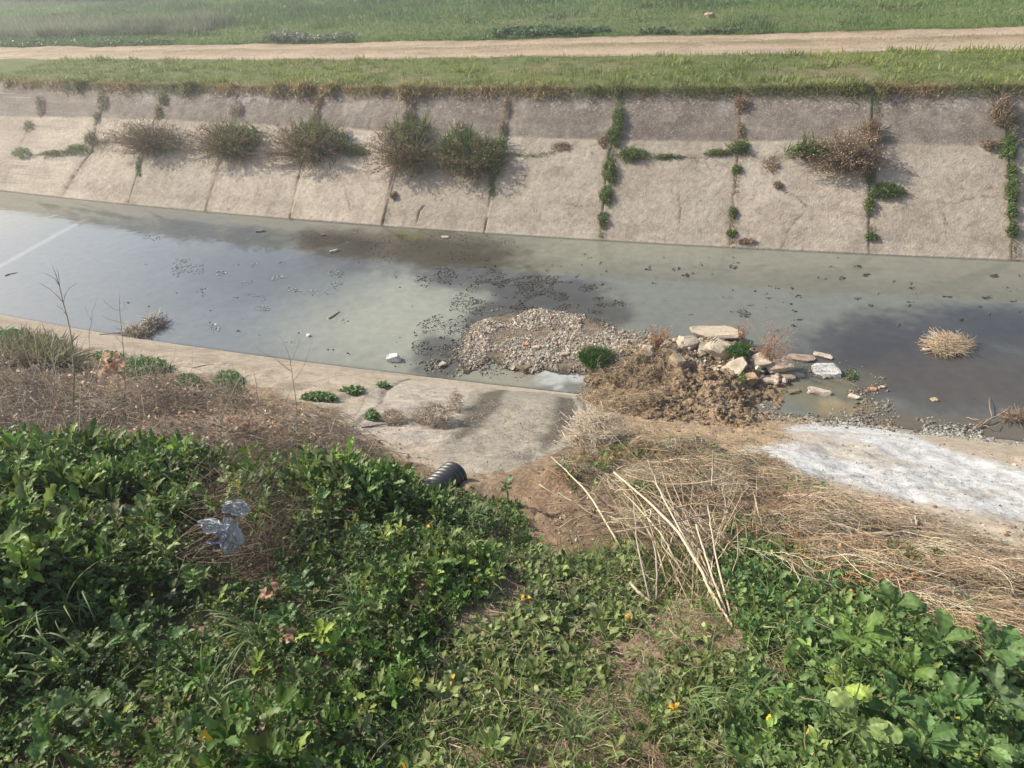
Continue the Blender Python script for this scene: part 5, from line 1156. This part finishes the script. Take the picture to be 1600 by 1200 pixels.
branchy('drift_branch', [[(1430,826),(1432,815),(1430,806)],[(1430,824),(1424,815),(1422,808)]], .012, 'short pale stump with split top among litter under the white spill', (.55,.43,.31))
branchy('drift_branch', [[(8,431),(15,428),(27,426)]], .013, 'short black stick floating at the far left under the pale streak', (.05,.045,.04))
branchy('drift_branch', [[(513,498),(520,494),(530,487)]], .032, 'yellowish green piece of wood floating in the milky water', (.42,.40,.24))
branchy('drift_branch', [[(155,522),(190,521),(215,518)]], .010, 'dark thin branch on the concrete edge left of the drift heaps', (.16,.12,.09))
branchy('drift_branch', [[(565,668),(590,664),(625,660)]], .008, 'dark twig lying on rough concrete left of the twig heaps', (.18,.14,.1))
branchy('drift_branch', [[(300,575),(330,569),(352,568)]], .008, 'dark twig lying on the left concrete strip', (.2,.15,.11))

# ================================================================== DRAIN PIPE
def drain_pipe():
    top = hit(720, 744); ax = A(.16, .88, -.27); ax /= np.linalg.norm(ax)
    R0 = dist_px(top, 46)/2; c0 = top+A(0, 0, R0*.58)-ax*.40
    a = np.cross(ax, UP); a /= np.linalg.norm(a); b = np.cross(a, ax)
    e = empty('drain_pipe', c0); tag(e, 'black ribbed plastic drain pipe poking out of the green weeds above the outfall', 'drain pipe')
    pitch = .052; N = 15; prof = []
    for i in range(N):
        s = (i-9)*pitch
        prof += [(s, R0*.90), (s+.008, R0*.91), (s+.014, R0*.99), (s+.022, R0*1.01), (s+.036, R0*1.01), (s+.043, R0*.98), (s+.049, R0*.91)]
    S_ = prof[-1][0]
    k = 40; ang = np.arange(k)*2*np.pi/k
    def lathe(prof):
        P = np.array(prof); V = P[:, 0][:, None, None]*ax+P[:, 1][:, None, None]*(np.cos(ang)[None, :, None]*a+np.sin(ang)[None, :, None]*b)
        i = np.arange(len(P)-1)[:, None]*k; j = np.arange(k)[None]; j2 = (j+1) % k
        return V.reshape(-1, 3), np.stack([i+j, i+j2, i+k+j2, i+k+j], -1).reshape(-1, 4)
    V, F = lathe(prof+[(S_+.004, R0*.9), (S_+.004, R0*.82)])
    mesh_obj('ribbed_wall', V, [F], np.repeat(A(.035,.036,.038)[None], len(V), 0), 'plastic_black', parent=e)
    V, F = lathe([(S_+.003, R0*.82), (-9*pitch, R0*.82)])
    mesh_obj('inner_liner', V, [F], np.repeat(A(.05,.05,.05)[None], len(V), 0), 'plastic_black', parent=e)
drain_pipe()

# ================================================================== PLASTIC BAG
def bag():
    c = hit(353, 838, lift=.26); m = dist_px(c, 1)
    e = empty('plastic_bag', c); tag(e, 'crumpled translucent white plastic bag caught on dry stems in the weeds', 'plastic bag')
    def sheet(name, path, widths, seed, off):
        nu, nv = 46, 30; u = np.linspace(0, 1, nu); v = np.linspace(-1, 1, nv); U, W = np.meshgrid(u, v, indexing='ij'); U, W = U.ravel(), W.ravel()
        pp = np.array([(p[0]-353, p[1]-838) for p in path], float); tt = np.linspace(0, 1, len(pp))
        cxp = np.interp(U, tt, pp[:, 0]); cyp = np.interp(U, tt, pp[:, 1]); wd = np.interp(U, tt, widths)*1.2
        d = np.gradient(np.stack([np.interp(u, tt, pp[:, 0]), np.interp(u, tt, pp[:, 1])], 1), axis=0); d /= np.linalg.norm(d, axis=1, keepdims=True); d = np.repeat(d, nv, 0)
        X = cxp-d[:, 1]*W*wd; Y = cyp+d[:, 0]*W*wd
        rid = np.abs(fbm(U*2.2, W*1.5, 2.2, 4, seed)); rid2 = fbm(U*1.5, W*5, 1.8, 3, seed+1)
        crs = 1-np.abs(fbm(U*1.1+W*.6, W*2.6-U*.5, 2.6, 2, seed+9))*2.2; hgt = (1-W**2)*wd*.16+crs*7+rid*3+rid2*2
        X = X+2.6*fbm(U*2, W*1.5, 1.6, 3, seed+2); Y = Y+2.6*fbm(U*2, W*1.5, 1.6, 3, seed+3)
        P = (X[:, None]*cright+Y[:, None]*cdown-(hgt+off)[:, None]*fwd*.9)*m
        mesh_obj(name, P, [grid_faces(nv, nu)], None, 'film', parent=e)
    sheet('bag_body', [(366,808),(362,822),(366,838),(363,852),(361,864)], [9,9,17,15,4], 300, 6)
    sheet('bag_flap', [(362,828),(347,822),(332,818),(316,813)], [11,9,10,2], 310, 10)
    sheet('bag_fold', [(349,797),(362,791),(376,792),(388,800)], [2,9,12,9], 320, 0)
    c2 = hit(334, 849, lift=.2)
    nu = 14; u = np.linspace(-1, 1, nu); U, W = np.meshgrid(u, u, indexing='ij'); U, W = U.ravel(), W.ravel()
    P = (U[:, None]*13*cright+W[:, None]*4*(cdown*.8-cright*.5)-(5*fbm(U, W, 2, 3, 330))[:, None]*fwd)*m
    V = P+c2; cc = mix(np.repeat(A(.12,.18,.50)[None], len(V), 0), A(.6,.65,.75), fbm(U, W, 2.5, 3, 331) > .05)
    tag(mesh_obj('wrapper', V, [grid_faces(nu, nu)], cc, 'plastic_black', origin=c2), 'small crumpled blue and white wrapper just below the plastic bag', 'wrapper')
bag()

# ================================================================== BIG LEAVES, LOWER RIGHT
BIG = [big_leaf(seed=k, nl=nl, W=w_, depth=d_, arch=ar, fold=fo) for k, (nl, w_, d_, ar, fo) in enumerate([(4,.60,.30,.30,.2),(5,.50,.42,.50,.5),(3,.72,.18,.20,.1),(6,.46,.45,.40,.35),(4,.66,.35,.65,.25),(5,.55,.25,.1,.6)])]
def big_plant(px, py, n, L, c0, h, label, seed, pick_=None, az=None, tl=(.05, .55), group='large-leaved plants at the lower right'):
    r = np.random.default_rng(seed); b = hit(px, py, lift=h); g = b.copy(); g[2] = float(Z(g[0], g[1]))
    e = empty('large_leaved_plant', g); tag(e, label, 'plant', group)
    st = np.array([[0, 0, -.02], [.01, 0, (b[2]-g[2])*.5], [0, .01, b[2]-g[2]]]); Q = smooth_path(st, 6, .004)
    V, F, C = tubes(Q[None], np.linspace(.008, .005, 6)[None], A(.20,.26,.10)[None], 6); mesh_obj('stem', V, F, C, 'leaf', parent=e)
    n = int(n*2.2); L = L*.52
    azs = np.arange(n)*2.4+r.uniform(-.3, .3, n) if az is None else np.asarray(az)+r.normal(0, .1, n)
    Ls = L*r.uniform(.45, 1.2, n); tl_ = r.uniform(*tl, n); rl_ = r.uniform(-.45, .45, n)
    for k in range(n):
        ti = np.array([int(r.integers(0, 6)) if pick_ is None else pick_]); tmp = dict(BIG[ti[0]])
        V, F, C = scat([tmp], (b-g+A(0, 0, -.03*r.random()*3))[None], rots(azs[k:k+1], tl_[k:k+1], rl_[k:k+1]), Ls[k:k+1], np.array([0]), np.clip(A(*c0)*r.uniform(.8, 1.2), 0, 1)[None])
        mesh_obj('leaf', V, F, C, 'leaf', parent=e)
bg_, br_, ye_, pl_ = (.125,.205,.062), (.155,.250,.060), (.34,.44,.09), (.24,.32,.11)
for a in [
 (1398,945,7,.26,bg_,.30,'dark bluish green toothed leaves standing highest against the straw',401),
 (1350,985,5,.24,br_,.26,'bright green plant with veined drooping leaves left of the darker ones',402),
 (1320,1062,4,.22,ye_,.24,'yellow-green plant with jagged leaves spreading left',403),
 (1345,1130,5,.24,pl_,.26,'pale green plant with a broad heart-like leaf near the bottom edge',404),
 (1470,1000,7,.24,bg_,.26,'dense dark green plant in the middle of the large-leaved group',405),
 (1560,1010,5,.34,(.13,.22,.07),.26,'plant with the largest long leaf pointing right at the picture edge',406),
 (1430,1045,7,.19,br_,.22,'mid green plant with small curled leaves below the dense dark one',407),
 (1400,1090,6,.19,(.11,.20,.06),.22,'light green plant between the yellow-green one and the scalloped leaves',408),
 (1500,1090,7,.21,(.11,.20,.06),.24,'dark green plant with scalloped leaves right of centre in the group',409),
 (1560,1085,6,.21,(.14,.21,.09),.24,'grey-green plant at the right picture edge below the largest leaf',410),
 (1545,1160,6,.21,(.15,.24,.075),.24,'plant with scalloped leaves in the bottom right corner',411),
 (1450,1155,6,.21,(.11,.20,.06),.22,'dark green plant at the bottom edge right of the heart-like leaf',412),
 (1290,1120,5,.16,(.12,.20,.07),.16,'small pale green plant at the bottom edge left of the heart-like leaf',413),
 (1255,980,6,.15,(.12,.21,.07),.16,'small blue-green plant left of the bright green veined one',414),
 (1200,930,6,.14,(.12,.22,.07),.16,'small lobed green plant beside the foot of the cut stalks',415),
 (1300,900,5,.14,(.10,.19,.06),.16,'dark lobed plant at the edge of the orange-brown litter',416),
]: big_plant(*a)
# leafy sprigs that stand out of the left mass
for a in [
 (85,915,4,.15,(.12,.22,.055),.26,'bright green lobed leaves standing out at the left below the middle',421),
 (190,985,4,.16,(.14,.22,.075),.26,'light green lobed plant in the lower left weeds',422),
 (265,1000,4,.16,(.09,.16,.05),.26,'mid green lobed plant in the lower left weeds near curling grass',423),
 (470,905,6,.13,(.10,.17,.065),.26,'pale lobed plant at the right rim of the brown hollow',424),
 (440,960,6,.16,(.09,.17,.05),.26,'dark toothed plant below the brown hollow',425),
 (300,900,5,.14,(.11,.19,.05),.26,'toothed plant just below the plastic bag',426),
 (790,755,5,.14,(.15,.22,.10),.24,'pale grey-green leaves at the right tip of the left weeds beside the pipe',427),
 (120,1095,5,.17,(.13,.20,.07),.26,'pale broad leaves near the lower left corner',428),
 (70,1150,5,.18,(.10,.18,.05),.26,'bright leaves in the lower left corner',429),
 (560,830,5,.13,(.09,.16,.055),.26,'light green plant in the weeds right of the brown hollow',430),
]: big_plant(*a, tl=(.2, .8), group='lobed plants standing out of the left weeds')
# arching grass tufts
def grass_arch(px, py, n, L, label, colr=(.14,.21,.075), seed=1):
    b = hit(px, py, lift=.16); g = b.copy(); g[2] = float(Z(g[0], g[1]))
    n = int(n*1.6); az = rng.uniform(0, 6.283)+rng.normal(0, 1.0, n); t = np.linspace(0, 1, 12); Lk = L*rng.uniform(.35, 1.25, n)
    V = []; F = []
    for k in range(n):
        bend = rng.uniform(1.6, 3.2); th = bend*t**1.3; x = np.r_[0, np.cumsum(np.sin(th[1:]))]/11*Lk[k]; z = np.r_[0, np.cumsum(np.cos(th[1:]))]/11*Lk[k]
        d = A(math.cos(az[k]), math.sin(az[k]), 0); s = A(-d[1], d[0], 0); wv = .0030*(1-t**2.2)+.0005
        P = x[:, None]*d+z[:, None]*UP; P = P+rng.normal(0, .025, 3)*A(1, 1, .2)+s*(.05*rng.normal()*t**2)[:, None]; V += [P-s*wv[:, None], P+s*wv[:, None]]; o = k*24; i = np.arange(11); F.append(np.stack([i, i+12, i+13, i+1], 1)+o)
    V = np.concatenate(V)+b; C = jitcol(colr, n, .2); C = np.repeat(C, 24, 0)
    tag(mesh_obj('grass_tuft', V, [np.concatenate(F)], C, 'grass', origin=g), label, 'grass tuft', 'arching grass tufts in the foreground weeds')
for px, py, n, L, lab in [(125,960,9,.30,'curling grass blades forming loops in the lower left weeds'),(105,1030,6,.24,'curled grass blades just below the looping ones'),(340,1095,8,.26,'long pale grass blades low in the left half'),(400,1000,10,.26,'grass blades beside withered pink-brown leaves'),
    (1090,1100,22,.16,'dense short grass tuft at the bottom centre right'),(1310,1140,16,.22,'broad grass blades in front of the heart-like leaf'),(560,960,18,.22,'dark fine grass tuft at the edge of the bare soil'),(745,700+110,14,.18,'light grass tuft below the right tip of the left weeds'),(1180,1080,12,.2,'grass blades right of the bent reddish twig'),(900,1160,12,.18,'grass blades at the bottom edge near the centre'),(640,900,10,.2,'single long grass blades between weeds and bare soil')]:
    grass_arch(px, py, n, L, lab)
for px, py, s, cc, lab in [(445,1000,.055,(.34,.21,.15),'withered pinkish brown leaf cluster in the lower left weeds'),(420,925,.055,(.36,.20,.13),'reddish brown dead leaves at the lower rim of the brown hollow'),(415,1140,.035,(.45,.31,.26),'small pink-brown dead leaf near the bottom left'),
    (1055,1110,.035,(.75,.45,.05),'bright orange-yellow leaf low in the centre right'),(985,970,.04,(.55,.35,.1),'yellow-brown leaf beside the short thick cut piece'),(205,775,.03,(.75,.60,.05),'tiny yellow flower in the upper part of the left weeds'),(670,825,.03,(.65,.45,.08),'yellowing leaf in the weeds below the pipe'),(822,932,.03,(.70,.50,.08),'yellow leaf left of the bare reddish strip'),(700,1062,.035,(.5,.42,.1),'olive yellow leaf at the bottom centre left')]:
    c = hit(px, py, lift=.2 if px < 700 else .07); n = 5; lf = [leaf(nseg=5, W=.6, arch=.9, fold=.5, pet=.1, seed=int(px)+j) for j in range(3)]
    V, F, C = scat(lf, c+rng.normal(0, s*.25, (n, 3)), rots(rng.uniform(0, 6.3, n), rng.uniform(-.3, 1, n), rng.uniform(-.8, .8, n)), np.full(n, s), rng.integers(0, 3, n), jitcol(cc, n, .15))
    tag(mesh_obj('withered_leaf', V, F, C, 'leaf', origin=c), lab, 'leaf', 'single coloured leaves in the foreground')
n = 900; PO = hitpoly([(1200,830),(1290,850),(1420,905),(1500,950),(1420,960),(1330,950),(1260,920),(1210,880)]); x, y = sample(PO, n)
V, F, C = scat(TL, np.stack([x, y, Z(x, y)+rng.random(n)*.12], 1), rots(rng.uniform(0, 6.3, n), rng.uniform(-.5, 1, n), rng.uniform(-1, 1, n)), rng.uniform(.015, .04, n), rng.integers(0, 4, n), jitcol(pick([(.42,.21,.09), (.5,.28,.12), (.28,.15,.08)], n), n, .2))
stuff('rusty_leaf_litter', V, F, C, 'leaf', 'rusty orange dead leaves caught between the straw and the right hand weeds', 'leaf litter')

# ================================================================== THIN SUNLIT HAZE
def haze(dens):
    lo, hi = A(-110, -12, -1.5), A(40, 95, 7.5)
    V = np.array([[x, y, z] for x in (lo[0], hi[0]) for y in (lo[1], hi[1]) for z in (lo[2], hi[2])])
    F = np.array([[0,1,3,2],[4,6,7,5],[0,4,5,1],[2,3,7,6],[0,2,6,4],[1,5,7,3]])
    m = bpy.data.materials.new('haze'); m.use_nodes = True; n = m.node_tree.nodes; n.remove(n["Principled BSDF"])
    v = n.new("ShaderNodeVolumePrincipled"); v.inputs["Color"].default_value = (.95, .97, 1, 1); v.inputs["Density"].default_value = dens; v.inputs["Anisotropy"].default_value = .35
    m.node_tree.links.new(v.outputs[0], n["Material Output"].inputs["Volume"])
    o = mesh_obj('haze', V, [F], None, m, smooth=False); tag(o, 'thin pale haze in the air over the canal and field', 'haze', kind='stuff')
haze(.0029)
